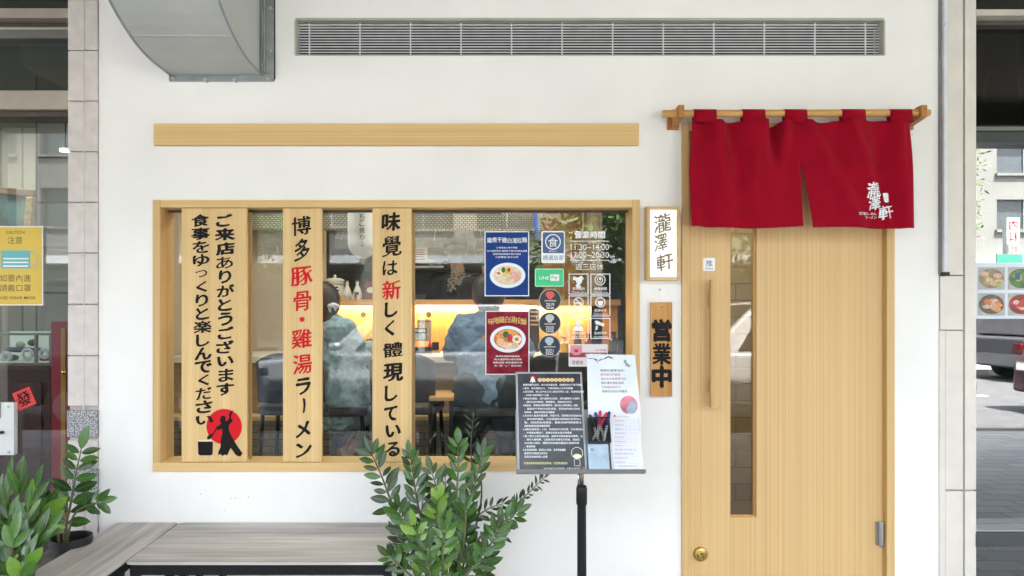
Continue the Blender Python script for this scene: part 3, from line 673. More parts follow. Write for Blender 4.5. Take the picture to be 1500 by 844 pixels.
# hinge
q = P(1291, 782, 0); hg = M().tube([(q.x, .002, PZ(800)), (q.x, .002, PZ(765))], .0105, 14).build('hinge', steel, t, smooth=True, auto=40)
M().tube([(q.x, .002, PZ(801.5)), (q.x, .002, PZ(763.5))], .006, 12).build('hinge_pin', chrome, hg)
M().box(q.x - .018, q.x, .010, .014, PZ(799), PZ(766)).build('hinge_leaf', steel, hg)
SYd = LY - .0415
t = thing('push_sticker', 'small white square push sticker above the door handle', 'sticker', (PX(1039, SYd), SYd, PZ(397, SYd)))
a, b = fp(1030, 397, SYd), fp(1047.5, 378, SYd)
M().prism(rrect(a[0], b[0], a[1], b[1], .006), SYd, SYd + .001).build('sheet', whitep, t)
m = M(); q = fp(1038.7, 385.8, SYd); put(m, "推", q[0], q[1], 9.6 / F * 3, 9.6 / F * 3, SYd - .0005, bold=.03, fit=True)
a, b = fp(1033.5, 393.7, SYd), fp(1044, 393.7, SYd); line(m, "PUSH", a[0], b[0], a[1], 2.4 / F * 3, SYd - .0005, bold=.02); m.build('lettering', plain('navy_ink', (.03, .06, .14), .5, var=0), t)

# ------------------------------------------------------------------ noren curtain, its pole and brackets
NY = -.085
t = thing('curtain_pole', 'round wooden pole on two brackets above the door', 'pole', (PX(1166, NY), NY, PZ(167, NY)))
M().tube([(PX(970.5, NY), NY, PZ(167, NY)), (PX(972.5, NY), NY, PZ(166.8, NY)), (PX(1359, NY), NY, PZ(165.5, NY)), (PX(1361.5, NY), NY, PZ(165.5, NY))], [.0135, .0155, .0155, .0130], 18).build('pole', pole_w, t, smooth=True, auto=45)
for s, px in ((0, 992), (1, 1341)):
    x = PX(px, -.06)
    br = M().prismx([(-.118, PZ(157, NY)), (-.118, PZ(171, NY) - .01), (-.015, PZ(186, -.02)), (-.015, PZ(160, -.02)), (-.07, PZ(157, NY) - .012), (-.072, PZ(157, NY))], x - .011, x + .014).build('bracket', brack_w, t, bevel=.002)
    M().box(x - .028 if not s else x - .03, x + .022, -.015, -.0005, PZ(191), PZ(165)).build('back_plate', brack_w, br, bevel=.0015)
    M().lathe([(.003, 0), (.003, .002)], (x - .010, -.015, PZ(186)), 'Y', 10).build('screw', black_ink, br)
    M().lathe([(.0024, 0), (.0024, .001)], (x + .004, -.118, PZ(163, NY)), 'Y', 10).build('screw', black_ink, br)
clothm = plain('red_cotton', (.30, .004, .017), .95, spec=.05, var=.10, scale=16, bump=.35, bscale=900)
clothm.node_tree.nodes["Principled BSDF"].inputs['Sheen Weight'].default_value = .03
ntp = thing('noren_curtain', 'dark red split shop curtain with white calligraphy, hanging from the pole', 'curtain', (PX(1171, NY), NY, PZ(336, NY)))
def gau(v, s): return math.exp(-(v / s) ** 2)
def cloth_y(x, z):
    k = F / (D + NY); px = 700 + (x - CX) * k; py = 455 - (z - CZ) * k; v = (py - 176) / 160
    y = 0
    y += .016 * gau(px - (1030 + 6 * v), 11) * (.6 + .4 * v)
    y -= .020 * gau(px - (1055 + 10 * v + 6 * v * v), 12 + 6 * v) * (1 - .4 * v)
    y += .020 * gau(px - (1068 + 20 * v), 13 + 10 * v) * (1 - .5 * v)
    y -= .016 * gau(px - (1105 - 6 * v), 16 + 8 * v)
    y += .030 * gau(px - (1134 + 2 * v), 7 + 7 * v) * gau(v, .55)
    y -= .014 * gau(px - (1150 - 24 * v), 9 + 5 * v) * (1 - .6 * v)
    y -= .012 * gau(px - (1120 + 22 * v), 8 + 6 * v) * (1 - .5 * v)
    y += .014 * gau(px - (1205 + 60 * v), 12 + 10 * v) * (.3 + v * .6)
    y -= .013 * gau(px - (1182 + 75 * v), 10 + 8 * v)
    y -= .016 * gau(px - (1262 - 20 * v), 22 + 10 * v)
    y += .014 * gau(px - (1290 + 20 * v - 12), 12 + 8 * v) * (1 - .3 * v)
    y -= .012 * gau(px - (1316 + 4 * v), 9 + 3 * v)
    y -= .010 * gau(px - (1300 - 60 * (1 - v)), 8)
    y += .006 * math.sin(px * .045 + v * 2.5) * v + .0025 * math.sin(px * .19 + v * 5) * (1 - v)
    return NY - .004 + y * 1.7 - .02 * v
def top_py(px):
    t0 = 177.5 + .5 * math.sin(px * .1)
    t0 += 5 * gau(px - 1135, 6) + 2.2 * gau(px - 1205, 14) + .8 * gau(px - 1065, 12)
    return t0
cm = M(); nu, nv = 90, 44
def grid(us, edge0, edge1):
    vs = []
    for j in range(nv + 1):
        v = j / nv
        for i in range(us + 1):
            u = i / us; e0, e1 = edge0(v), edge1(v); px = e0 + (e1 - e0) * u
            py = top_py(px) + (v) * ((334 + 2 * math.sin(px * .03) + (2.2 if px > 1180 else 0) * (1 - (px - 1187) / 150)) - top_py(px))
            q = P(px, py, NY); vs.append((q.x, cloth_y(q.x, q.z), q.z))
    return vs, [(j * (us + 1) + i, (j + 1) * (us + 1) + i, (j + 1) * (us + 1) + i + 1, j * (us + 1) + i + 1) for j in range(nv) for i in range(us)]
cut = .40
def le(v): return 1013.5 - 5 * min(1, v * 2.2) + 1.5 * v
def midl(v): return 1170.5 if v < cut else 1170.5 + 1.0 * ((v - cut) / (1 - cut))
def midr(v): return 1170.5 if v < cut else 1170.5 + 15.5 * ((v - cut) / (1 - cut)) ** .8
def re_(v): return 1331.5 + 1.0 * v + 1.2 * math.sin(v * 5)
for e0, e1 in ((le, midl), (midr, re_)):
    v_, f_ = grid(56, e0, e1); cm.add(v_, f_)
cl = cm.build('cloth', clothm, ntp, smooth=True)
md = cl.modifiers.new('weld', 'WELD'); md.merge_threshold = .0004
md = cl.modifiers.new('solidify', 'SOLIDIFY'); md.thickness = .0018
for a, b in ((1015, 1048), (1086, 1119), (1147.5, 1180), (1231, 1265), (1301, 1333)):
    x0, x1 = PX(a, NY), PX(b, NY); m = M(); rr = .0175; zc_ = PZ(166.2, NY)
    prof = [(NY - .0185 - .004 * 0, PZ(180.5, NY))] + [(NY - rr * math.cos(R(q)), zc_ + rr * math.sin(R(q))) for q in range(-10, 191, 20)] + [(NY + .006, PZ(180, NY))]
    for i in range(len(prof) - 1):
        (y0, z0), (y1, z1) = prof[i], prof[i + 1]; j0 = .0015 * math.sin(i * 2.1 + a)
        m.add([(x0 - (.003 if i < 1 else 0), y0, z0), (x1 + (.002 if i < 1 else 0), y0, z0), (x1, y1, z1), (x0, y1, z1)], [(0, 1, 2, 3)])
    o = m.build('loop', clothm, ntp, smooth=True); md = o.modifiers.new('weld', 'WELD'); md = o.modifiers.new('solidify', 'SOLIDIFY'); md.thickness = .0016
    mm_ = M(); M().tube([(x0, NY - .0205, PZ(180.3, NY)), (x1, NY - .0205, PZ(180.3, NY))], .0011, 5).build('stitching', clothm, ntp)
ym = lambda x, z: cloth_y(x, z) - .0035
m = M()
kN = (D + NY) / F
for c, px, py, w, h in (("瀧", 1275, 279.5, 21, 21), ("澤", 1276, 299, 15.5, 19), ("軒", 1293, 312.5, 20, 19.5)):
    q = P(px, py, NY); put(m, c, q.x, q.z, w * kN, h * kN, 0, nib=.03, bold=.016, rot=R(2), shear=.12, fit=True, rnd=.02, ymap=ym)
for i, c in enumerate("北海道ら~めん"):
    q = P(1251.5 + i * 4.4, 314.8 - i * .1, NY); put(m, c, q.x, q.z, 4.8 * kN, 4.8 * kN, 0, bold=.05, ymap=ym)
for i, c in enumerate("ラーメン"):
    q = P(1263 + i * 5, 320 - i * .2, NY); put(m, c, q.x, q.z, 5.2 * kN, 5.2 * kN, 0, bold=.05, ymap=ym)
m.build('lettering', white_ink, ntp)
m = M(); q = P(1294.5, 290.5, NY); pts = rrect(q.x - 3.9 * kN, q.x + 3.9 * kN, q.z - 7 * kN, q.z + 7 * kN, 2 * kN)
m.add([(x, ym(x, z) - .002, z) for x, z in pts], [tuple(range(len(pts)))]); m.build('seal', white_ink, ntp)
m = M()
for i, c in enumerate("白湯麵"): put(m, c, q.x, q.z + (1 - i) * 4.2 * kN, 4 * kN, 4 * kN, 0, ymap=lambda x, z: ym(x, z) - .003)
m.build('seal_lettering', plain('crimson_ink', (.30, .01, .03), .8, var=0), ntp)
# ------------------------------------------------------------------ benches
def bench(label, x0, x1, y0, y1, ztop, mat, legs):
    t = thing('bench', label, 'bench', ((x0 + x1) / 2, (y0 + y1) / 2, -.2), 'grey laminate benches')
    r = .022; pts = rrect(x0, x1, y0, y1, r, 5)
    m = M(); n = len(pts); z0, z1 = ztop - .010, ztop
    m.add([(x, y, z1) for x, y in pts] + [(x, y, z0) for x, y in pts], [tuple(range(n)), tuple(range(2 * n - 1, n - 1, -1))] + [(i, i + n, (i + 1) % n + n, (i + 1) % n) for i in range(n)])
    m.build('seat', mat, t, bevel=.0015)
    pts = rrect(x0 + .0015, x1 - .0015, y0 + .0015, y1 - .0015, r, 5); m = M()
    m.add([(x, y, z0 - .0005) for x, y in pts] + [(x, y, z0 - .012) for x, y in pts], [tuple(range(n)), tuple(range(2 * n - 1, n - 1, -1))] + [(i, i + n, (i + 1) % n + n, (i + 1) % n) for i in range(n)])
    m.build('edge_band', blackm, t)
    zt = z0 - .013; a = .03; e = .014
    M().box(x0 + e, x1 - e, y0 + e, y0 + e + a, zt - a, zt).build('rail', blackm, t)
    M().box(x0 + e, x1 - e, y1 - e - a, y1 - e, zt - a, zt).build('rail', blackm, t)
    M().box(x0 + e, x0 + e + a, y0 + e + a + .0005, y1 - e - a - .0005, zt - a, zt).build('rail', blackm, t)
    M().box(x1 - e - a, x1 - e, y0 + e + a + .0005, y1 - e - a - .0005, zt - a, zt).build('rail', blackm, t)
    for lx in (x0 + e, x1 - e - a):
        for ly in (y0 + e, y1 - e - a):
            lg = M().box(lx, lx + a, ly, ly + a, -.19, zt - a - .0005).build('leg', blackm, t, bevel=.002)
            M().box(lx - .002, lx + a + .002, ly - .002, ly + a + .002, -.2, -.1895).build('foot', blackm, lg)
    for fx in legs: M().box(fx, fx + .022, y1 - e - a - .06, y1 - e - a - .03, -.18, zt - .001).build('brace', blackm, t)
ZB = .258
bench('wide grey laminate bench along the wall, its right end behind the potted plant', -1.470, -.462, -.481, -.004, ZB, bench_w, (-1.36, -1.26))
bench('narrow grey laminate bench reaching out from the wall at bottom left', -1.752, -1.4755, -1.25, -.004, ZB, bench_w2, ())

# ------------------------------------------------------------------ plants
def leafmesh(name, wid, curl, mat, tip=1.0):
    st = [(0, .04), (.1, .42), (.28, .85), (.48, 1), (.68, .86), (.86, .5), (1, .02)]
    m = M(); vs = []
    for t, w in st:
        z = -curl * t * t
        vs += [(t, -w * wid / 2, z + .10 * w * wid), (t, 0, z), (t, w * wid / 2, z + .10 * w * wid)]
    fs = []
    for i in range(len(st) - 1):
        for k in (0, 1): fs.append((i * 3 + k, i * 3 + k + 1, (i + 1) * 3 + k + 1, (i + 1) * 3 + k))
    me = bpy.data.meshes.new(name); me.from_pydata(vs, [], fs); me.materials.append(mat)
    for q in me.polygons: q.use_smooth = True
    return me
def leafmat(name, a, b_, rough=.38):
    m, n, l, b = newmat(name); setp(b, a, rough, 0, .3)
    oi = n.new("ShaderNodeObjectInfo"); r = ramp(n, [(0, a), (1, b_)]); l.new(oi.outputs['Random'], r.inputs[0])
    t = n.new("ShaderNodeTexCoord"); sx = n.new("ShaderNodeSeparateXYZ"); l.new(t.outputs['Object'], sx.inputs[0])
    ab = n.new("ShaderNodeMath"); ab.operation = 'ABSOLUTE'; l.new(sx.outputs[1], ab.inputs[0])
    gt = n.new("ShaderNodeMapRange"); gt.inputs['From Max'].default_value = .03; gt.inputs['To Min'].default_value = .5; gt.inputs['To Max'].default_value = 0; l.new(ab.outputs[0], gt.inputs['Value'])
    x = n.new("ShaderNodeMix"); x.data_type = 'RGBA'; l.new(gt.outputs[0], x.inputs['Factor']); l.new(r.outputs[0], x.inputs['A']); x.inputs['B'].default_value = (.16, .28, .06, 1)
    ns = n.new("ShaderNodeTexNoise"); ns.inputs['Scale'].default_value = 6; l.new(t.outputs['Object'], ns.inputs['Vector'])
    x2 = n.new("ShaderNodeMix"); x2.data_type = 'RGBA'; x2.blend_type = 'MULTIPLY'; x2.inputs['Factor'].default_value = .45
    l.new(x.outputs['Result'], x2.inputs['A']); l.new(ns.outputs[0], x2.inputs['B'])
    l.new(x2.outputs['Result'], b.inputs['Base Color'])
    b.inputs['Coat Weight'].default_value = .3; b.inputs['Coat Roughness'].default_value = .16
    return m
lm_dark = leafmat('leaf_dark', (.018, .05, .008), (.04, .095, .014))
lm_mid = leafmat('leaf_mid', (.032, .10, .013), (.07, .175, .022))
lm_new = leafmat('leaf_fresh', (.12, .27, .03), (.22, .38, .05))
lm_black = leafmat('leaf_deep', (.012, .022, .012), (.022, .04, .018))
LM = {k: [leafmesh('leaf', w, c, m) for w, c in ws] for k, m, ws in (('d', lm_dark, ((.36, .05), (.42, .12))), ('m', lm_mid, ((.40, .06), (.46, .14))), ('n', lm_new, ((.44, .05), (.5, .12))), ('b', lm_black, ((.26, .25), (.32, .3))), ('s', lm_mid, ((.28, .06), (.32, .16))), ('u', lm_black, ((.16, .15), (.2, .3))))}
stemm = plain('plant_stem', (.10, .12, .04), .5, var=.3, scale=40)
stemd = plain('plant_stem_brown', (.085, .055, .035), .5, var=.3, scale=40)
def frond(t, pts, size, kinds, n=9, r0=.006, stem=None, start=.25, spread=55, terminal=True, sidev=None, wob=18, taper=.75):
    """one stem given as points, with pairs of leaflets along it"""
    pts = [Vector(p) for p in pts]
    # smooth the line
    P2 = []
    for i in range(len(pts) - 1):
        p0, p1, p2, p3 = pts[max(i - 1, 0)], pts[i], pts[i + 1], pts[min(i + 2, len(pts) - 1)]
        for k in range(5):
            u = k / 5; P2.append(.5 * ((2 * p1) + (p2 - p0) * u + (2 * p0 - 5 * p1 + 4 * p2 - p3) * u * u + (3 * p1 - p0 - 3 * p2 + p3) * u ** 3))
    P2.append(pts[-1]); L = len(P2)
    st = M().tube(P2, [r0 * (1 - .72 * i / (L - 1)) for i in range(L)], 7).build('stem', stem or stemm, t, smooth=True)
    off = t.location
    face = sidev or Vector((random.uniform(-.35, .35), -1, random.uniform(-.1, .3))).normalized()
    for i in range(n):
        f = start + (1 - start) * (i + .3) / n
        x = f * (L - 1); a = int(min(x, L - 2)); p = P2[a].lerp(P2[a + 1], x - a)
        tg = (P2[a + 1] - P2[a]).normalized(); sd_ = tg.cross(face).normalized()
        for s in (-1, 1):
            ang = R(spread + random.uniform(-10, 10) - 14 * f)
            d = (tg * math.cos(ang) + sd_ * s * math.sin(ang)).normalized()
            d = (d + Vector((random.uniform(-.12, .12), random.uniform(-.30, .12), random.uniform(-.1, .1)))).normalized()
            nrm = face + Vector((random.gauss(0, R(wob)), 0, random.gauss(0, R(wob)) + .15)); nrm = (nrm - d * nrm.dot(d)).normalized()
            sz = size * (1 - (1 - taper) * f) * random.uniform(.68, 1.12)
            yv = nrm.cross(d); mt = Matrix((d, yv, nrm)).transposed().to_4x4()
            k = random.choice(kinds); o = bpy.data.objects.new('leaf', random.choice(LM[k])); S.collection.objects.link(o); o.parent = st
            o.matrix_local = Matrix.Translation(p + sd_ * s * r0 * .5 - off) @ mt @ Matrix.Diagonal((sz, sz, sz, 1))
    if terminal:
        d = (P2[-1] - P2[-2]).normalized(); nrm = (face - d * face.dot(d)).normalized(); yv = nrm.cross(d)
        o = bpy.data.objects.new('leaf', random.choice(LM[random.choice(kinds)])); S.collection.objects.link(o); o.parent = st
        o.matrix_local = Matrix.Translation(P2[-1] - off) @ Matrix((d, yv, nrm)).transposed().to_4x4() @ Matrix.Diagonal((size * .8,) * 3 + (1,))
    return st
def pot(t, x, y, z0, z1, r, mat):
    M().lathe([(r * .74, z0), (r * .78, z0 + .01), (r * .97, z1 - .03), (r * 1.04, z1 - .028), (r * 1.04, z1), (r * .96, z1), (r * .93, z1 - .03), (.01, z1 - .035)], (x, y, 0), 'Z', 32).build('pot', mat, t, smooth=True, auto=35)
    M().lathe([(r * .9, z1 - .034), (r * .5, z1 - .026), (.01, z1 - .028)], (x, y, 0), 'Z', 24).build('soil', plain('soil', (.05, .035, .025), .95, var=.4, scale=60, bump=.8, bscale=80), t, smooth=True)
potm = plain('black_pot', (.014, .014, .015), .35, var=.2)
pl = thing('potted_plant', 'large glossy potted plant with many leafy stems in front of the window', 'plant', (-.24, -.42, -.2), 'potted glossy leaved plants')
pot(pl, -.24, -.42, -.2, .06, .15, potm)
def st(pxs, ys): return [P(a, b, y) for (a, b), y in zip(pxs, ys)]
B = lambda dx=0: (652 + dx, 900)
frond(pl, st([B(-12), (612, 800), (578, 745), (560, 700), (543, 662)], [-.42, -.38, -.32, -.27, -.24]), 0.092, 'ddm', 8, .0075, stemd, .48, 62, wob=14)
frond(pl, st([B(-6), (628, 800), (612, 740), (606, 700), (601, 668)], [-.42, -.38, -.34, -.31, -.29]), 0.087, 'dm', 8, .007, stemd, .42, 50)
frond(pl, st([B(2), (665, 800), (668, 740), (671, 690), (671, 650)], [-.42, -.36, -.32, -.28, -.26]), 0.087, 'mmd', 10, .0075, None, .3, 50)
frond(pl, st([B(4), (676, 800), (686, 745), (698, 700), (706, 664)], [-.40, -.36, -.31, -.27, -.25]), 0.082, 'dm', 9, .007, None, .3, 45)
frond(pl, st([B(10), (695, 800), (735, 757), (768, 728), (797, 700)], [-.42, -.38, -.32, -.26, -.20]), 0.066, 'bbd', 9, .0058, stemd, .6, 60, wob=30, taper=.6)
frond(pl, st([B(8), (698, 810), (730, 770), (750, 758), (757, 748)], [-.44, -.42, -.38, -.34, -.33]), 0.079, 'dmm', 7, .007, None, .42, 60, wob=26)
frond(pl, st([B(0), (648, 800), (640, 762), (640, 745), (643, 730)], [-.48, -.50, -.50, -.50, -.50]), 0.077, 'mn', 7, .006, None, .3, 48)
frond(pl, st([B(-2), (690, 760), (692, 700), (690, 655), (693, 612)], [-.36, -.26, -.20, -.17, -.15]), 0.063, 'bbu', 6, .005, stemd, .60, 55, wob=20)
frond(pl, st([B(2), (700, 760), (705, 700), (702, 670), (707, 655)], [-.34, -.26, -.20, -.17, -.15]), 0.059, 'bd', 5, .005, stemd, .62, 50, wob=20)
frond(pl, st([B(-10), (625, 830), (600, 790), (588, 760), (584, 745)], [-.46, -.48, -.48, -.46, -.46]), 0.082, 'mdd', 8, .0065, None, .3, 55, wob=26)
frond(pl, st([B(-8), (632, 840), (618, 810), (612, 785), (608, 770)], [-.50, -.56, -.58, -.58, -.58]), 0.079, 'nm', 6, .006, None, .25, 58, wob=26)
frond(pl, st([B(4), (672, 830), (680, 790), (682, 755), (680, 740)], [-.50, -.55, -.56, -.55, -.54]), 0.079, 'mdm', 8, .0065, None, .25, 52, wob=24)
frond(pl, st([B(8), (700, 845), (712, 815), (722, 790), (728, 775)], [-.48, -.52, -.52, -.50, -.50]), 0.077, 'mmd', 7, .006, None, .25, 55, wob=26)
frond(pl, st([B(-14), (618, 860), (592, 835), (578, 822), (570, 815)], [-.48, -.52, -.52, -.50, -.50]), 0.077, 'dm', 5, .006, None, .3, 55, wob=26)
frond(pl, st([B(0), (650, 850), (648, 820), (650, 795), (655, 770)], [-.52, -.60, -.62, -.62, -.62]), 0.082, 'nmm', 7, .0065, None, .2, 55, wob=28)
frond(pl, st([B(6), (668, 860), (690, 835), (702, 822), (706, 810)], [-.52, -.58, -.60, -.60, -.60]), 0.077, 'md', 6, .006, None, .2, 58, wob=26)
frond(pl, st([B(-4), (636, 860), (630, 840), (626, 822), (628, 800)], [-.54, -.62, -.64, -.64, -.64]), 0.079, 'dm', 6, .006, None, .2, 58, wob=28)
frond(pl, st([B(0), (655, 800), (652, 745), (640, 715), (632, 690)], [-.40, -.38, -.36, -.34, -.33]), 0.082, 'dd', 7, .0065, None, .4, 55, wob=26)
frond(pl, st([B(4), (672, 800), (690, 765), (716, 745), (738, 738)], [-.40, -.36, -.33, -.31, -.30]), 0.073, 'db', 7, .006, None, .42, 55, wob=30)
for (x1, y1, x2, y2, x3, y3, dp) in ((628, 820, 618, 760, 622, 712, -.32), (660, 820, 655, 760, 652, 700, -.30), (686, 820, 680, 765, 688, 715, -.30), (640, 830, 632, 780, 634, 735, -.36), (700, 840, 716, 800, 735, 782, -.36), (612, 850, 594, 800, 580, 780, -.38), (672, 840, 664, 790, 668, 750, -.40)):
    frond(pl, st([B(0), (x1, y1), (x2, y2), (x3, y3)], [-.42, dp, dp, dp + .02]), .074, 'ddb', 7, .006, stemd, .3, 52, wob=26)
# left tall stem in its own pot
p2_ = thing('potted_plant', 'single tall leafy stem in a black pot before the tiled column', 'plant', (PX(98, -.25), -.25, -.2), 'potted glossy leaved plants')
pot(p2_, PX(104, -.28), -.28, -.2, PZ(786, -.28), .075, potm)
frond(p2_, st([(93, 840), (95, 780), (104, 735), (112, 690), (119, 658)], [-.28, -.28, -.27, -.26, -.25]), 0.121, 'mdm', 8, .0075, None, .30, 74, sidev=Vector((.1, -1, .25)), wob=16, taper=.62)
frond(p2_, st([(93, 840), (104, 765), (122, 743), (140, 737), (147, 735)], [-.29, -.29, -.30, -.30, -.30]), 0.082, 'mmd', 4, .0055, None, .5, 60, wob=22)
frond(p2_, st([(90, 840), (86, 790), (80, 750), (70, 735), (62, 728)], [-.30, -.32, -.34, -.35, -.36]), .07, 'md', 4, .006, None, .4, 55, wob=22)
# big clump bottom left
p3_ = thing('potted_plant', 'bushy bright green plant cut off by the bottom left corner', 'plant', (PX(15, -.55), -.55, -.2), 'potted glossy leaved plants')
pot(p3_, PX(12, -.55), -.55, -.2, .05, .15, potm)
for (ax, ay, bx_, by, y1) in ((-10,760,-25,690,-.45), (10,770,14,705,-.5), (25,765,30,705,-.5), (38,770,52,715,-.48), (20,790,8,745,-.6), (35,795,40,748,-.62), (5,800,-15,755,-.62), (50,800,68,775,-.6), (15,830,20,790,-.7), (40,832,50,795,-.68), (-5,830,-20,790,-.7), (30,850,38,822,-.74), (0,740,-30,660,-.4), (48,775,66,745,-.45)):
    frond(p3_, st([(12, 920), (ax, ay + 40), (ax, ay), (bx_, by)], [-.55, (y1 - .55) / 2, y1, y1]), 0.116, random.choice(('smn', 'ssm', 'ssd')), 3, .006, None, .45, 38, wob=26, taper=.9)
# dark saucer pot rim beside
# ------------------------------------------------------------------ menu stand
sy = -.5; kS = (D + sy) / F
def SX(px): return PX(px, sy)
def SZ(py): return PZ(py, sy)
stx, stz = SX(852), SZ(690)
ms = thing('menu_stand', 'black pole menu stand with a tilted tray in front of the window', 'stand', (SX(852), sy, -.2))
M().lathe([(.17, -.2), (.17, -.19), (.16, -.183), (.03, -.178), (.02, -.16)], (SX(852), sy, 0), 'Z', 32).build('base', blackm, ms, smooth=True, auto=35)
M().tube([(SX(852.6), sy, -.19), (SX(852), sy, SZ(738))], [.0185, .0165], 16).build('pole', blackm, ms, smooth=True, auto=45)
M().lathe([(.0165, SZ(741)), (.0205, SZ(737)), (.0205, SZ(716)), (.0175, SZ(712)), (.0145, SZ(711))], (SX(852), sy, 0), 'Z', 20).build('collar', blackm, ms, smooth=True, auto=35)
M().tube([(SX(852), sy, SZ(714)), (SX(851.5), sy, SZ(686))], .0085, 12).build('tube', plain('tube_steel', (.20, .17, .16), .3, metal=.8), ms, smooth=True)
M().tube([(SX(847), sy, SZ(714)), (SX(847), sy, SZ(690))], .0028, 8).build('tube', chrome, ms, smooth=True)
TILT = -R(20); TL = 1 / math.cos(TILT)
tr = bpy.data.objects.new('tray', None); S.collection.objects.link(tr); tr.parent = ms
# everything on the tray is laid out upright about its lower edge and then tilted back
o0 = Vector((SX(850), sy, SZ(693)))
tr.location = o0 - ms.location; tr.rotation_euler = (TILT, 0, 0)
def tp(px, py, d=0.0):
    """where the photograph's pixel meets the tilted tray, in the tray's own upright coordinates"""
    tn = math.tan(-TILT); k = (py - 455) / F
    y = (sy + tn * (CZ - k * D - o0.z)) / (1 + k * tn); z = CZ - k * (D + y)
    return (CX + (px - 700) / F * (D + y), sy - d, o0.z + (z - o0.z) * TL)
class Local(M):
    def build(s, name, mat, parent, **k):
        s.v = [(v[0] - o0.x, v[1] - o0.y, v[2] - o0.z) for v in s.v]
        me = bpy.data.meshes.new(name); me.from_pydata(s.v, [], s.f); me.materials.append(mat); me.update()
        o = bpy.data.objects.new(name, me); S.collection.objects.link(o); o.parent = parent; 
        if k.get('smooth'):
            for q in me.polygons: q.use_smooth = True
        if k.get('bevel'):
            b = o.modifiers.new("bevel", 'BEVEL'); b.width = k['bevel']; b.segments = 2; b.limit_method = 'ANGLE'
        return o
def lt_thing(name, label, cat, group=None):
    o = thing(name, label, cat, tuple(o0), group); o.rotation_euler = (TILT, 0, 0); return o
bpy.data.objects.remove(tr)
lm = Local(); a, b = tp(756.5, 693), (tp(943.5, 693)[0], 0, tp(0, 600)[2])
lm.box(a[0], b[0], sy + .003, sy + .008, a[2], b[2])
back = lm.build('tray_back', plain('acrylic_grey', (.18, .19, .20), .3), ms); back.location = o0 - ms.location; back.rotation_euler = (TILT, 0, 0)
lm = Local(); lm.box(a[0], b[0], sy - .030, sy + .003, a[2] - .004, a[2] - .0005).box(a[0], b[0], sy - .030, sy - .028, a[2], a[2] + .010)
back2 = lm.build('tray_ledge', plain('ledge_grey', (.12, .11, .11), .3), ms); back2.location = o0 - ms.location; back2.rotation_euler = (TILT, 0, 0)
# black rules board
bd = lt_thing('menu_board', 'laminated black house rules board with dense white text, left half of the stand', 'board')
def span(x0, y0, x1, y1): a, b, c = tp(x0, y0), tp(x1, y1), tp(x1, y0); return a, (c[0], b[1], b[2])
pa, pb = span(758, 692.5, 860, 545.5)
def quad_sheet(m, l, r_, t0, b0, d0, d1):
    m.box(l, r_, sy - d1, sy - d0, b0, t0)
lm = Local(); lm.box(pa[0], pb[0], sy - .006, sy, pa[2], pb[2]); lm.build('frame', plain('laminate_edge', (.33, .34, .36), .25, var=.1), bd, bevel=.001)
def boardmat():
    m, n, l, b = newmat('board_black'); setp(b, (.02, .024, .032), .2, 0, .35)
    t = n.new("ShaderNodeTexCoord"); x = n.new("ShaderNodeTexNoise"); x.inputs['Scale'].default_value = 14; x.inputs['Detail'].default_value = 6
    l.new(t.outputs['Object'], x.inputs['Vector']); r = ramp(n, [(.35, (.014, .017, .026)), (.7, (.05, .05, .055))]); l.new(x.outputs[0], r.inputs[0]); l.new(r.outputs[0], b.inputs['Base Color'])
    x2 = n.new("ShaderNodeTexNoise"); x2.inputs['Scale'].default_value = 7; l.new(t.outputs['Object'], x2.inputs['Vector'])
    bp = n.new("ShaderNodeBump"); bp.inputs['Strength'].default_value = .25; bp.inputs['Distance'].default_value = .01; l.new(x2.outputs[0], bp.inputs['Height']); l.new(bp.outputs[0], b.inputs['Normal'])
    return m
lm = Local(); k = 1.6 * kS; lm.sheet([(pa[0] + k, pa[2] + k), (pb[0] - k, pa[2] + k), (pb[0] - k, pb[2] - k), (pa[0] + k, pb[2] - k)], sy - .0064); lm.build('print', boardmat(), bd)
lm = Local(); k1, k2 = 2.2 * kS, 2.7 * kS
ring(lm, [(pa[0] + k1, pa[2] + k1), (pb[0] - k1, pa[2] + k1), (pb[0] - k1, pb[2] - k1), (pa[0] + k1, pb[2] - k1)], [(pa[0] + k2, pa[2] + k2), (pb[0] - k2, pa[2] + k2), (pb[0] - k2, pb[2] - k2), (pa[0] + k2, pb[2] - k2)], sy - .0068); lm.build('rule', white_ink, bd)
rules = ["親愛的顧客您好，為小店用餐品質，煩請配合以下各項事宜", "1.低消，每位需點主食，不提供與他人共食的服務", "2.座位有限，請入店內依工作人員安排帶位入座，用餐時段高峰", "，內用每人用餐時間為六十分鐘", "3.飲品及湯品，店內提供水及茶，請勿攜帶外食飲料", "，請勿在店內飲用，敬請配合，謝謝您的合作", "4.點餐後，現場製作需時間等待，請您耐心等候餐點，謝謝", "，餐點恕不更換食材及退換，若有過敏請先告知", "請諒解，感謝您的配合與體諒", "5.本店每人每餐均需消費，孩童亦同，請照顧您的孩童安全", "，避免奔跑嬉鬧，以免碰撞熱湯燙傷及影響他人", "點，如因而造成損害，需負擔相關賠償責任", "請將貴重物品隨身攜帶保管", "6.餐點份量皆為一人份，如您無法食用完畢，可自備容器", "，外帶請自備袋子，謝謝您的配合與支持愛護", "7.為了提升大家用餐品質，請將手機轉為靜音或震動，並", "，請勿大聲喧嘩，以免影響其他顧客的用餐，感謝您", "本店禁止吸菸，請配合防疫量測體溫及酒精消毒", "，敬請見諒", "8.本店無服務費，歡迎加入會員，享受會員優惠", "謝謝您的蒞臨與支持本店", "祝您用餐愉快順心如意"]
lm = Local()
yy = 565.0
wid = [.97, .82, 1.0, .42, .93, .80, .90, .93, .52, .97, .96, .96, .44, .98, .80, .98, .93, .92, .20, .70, .40, .40]
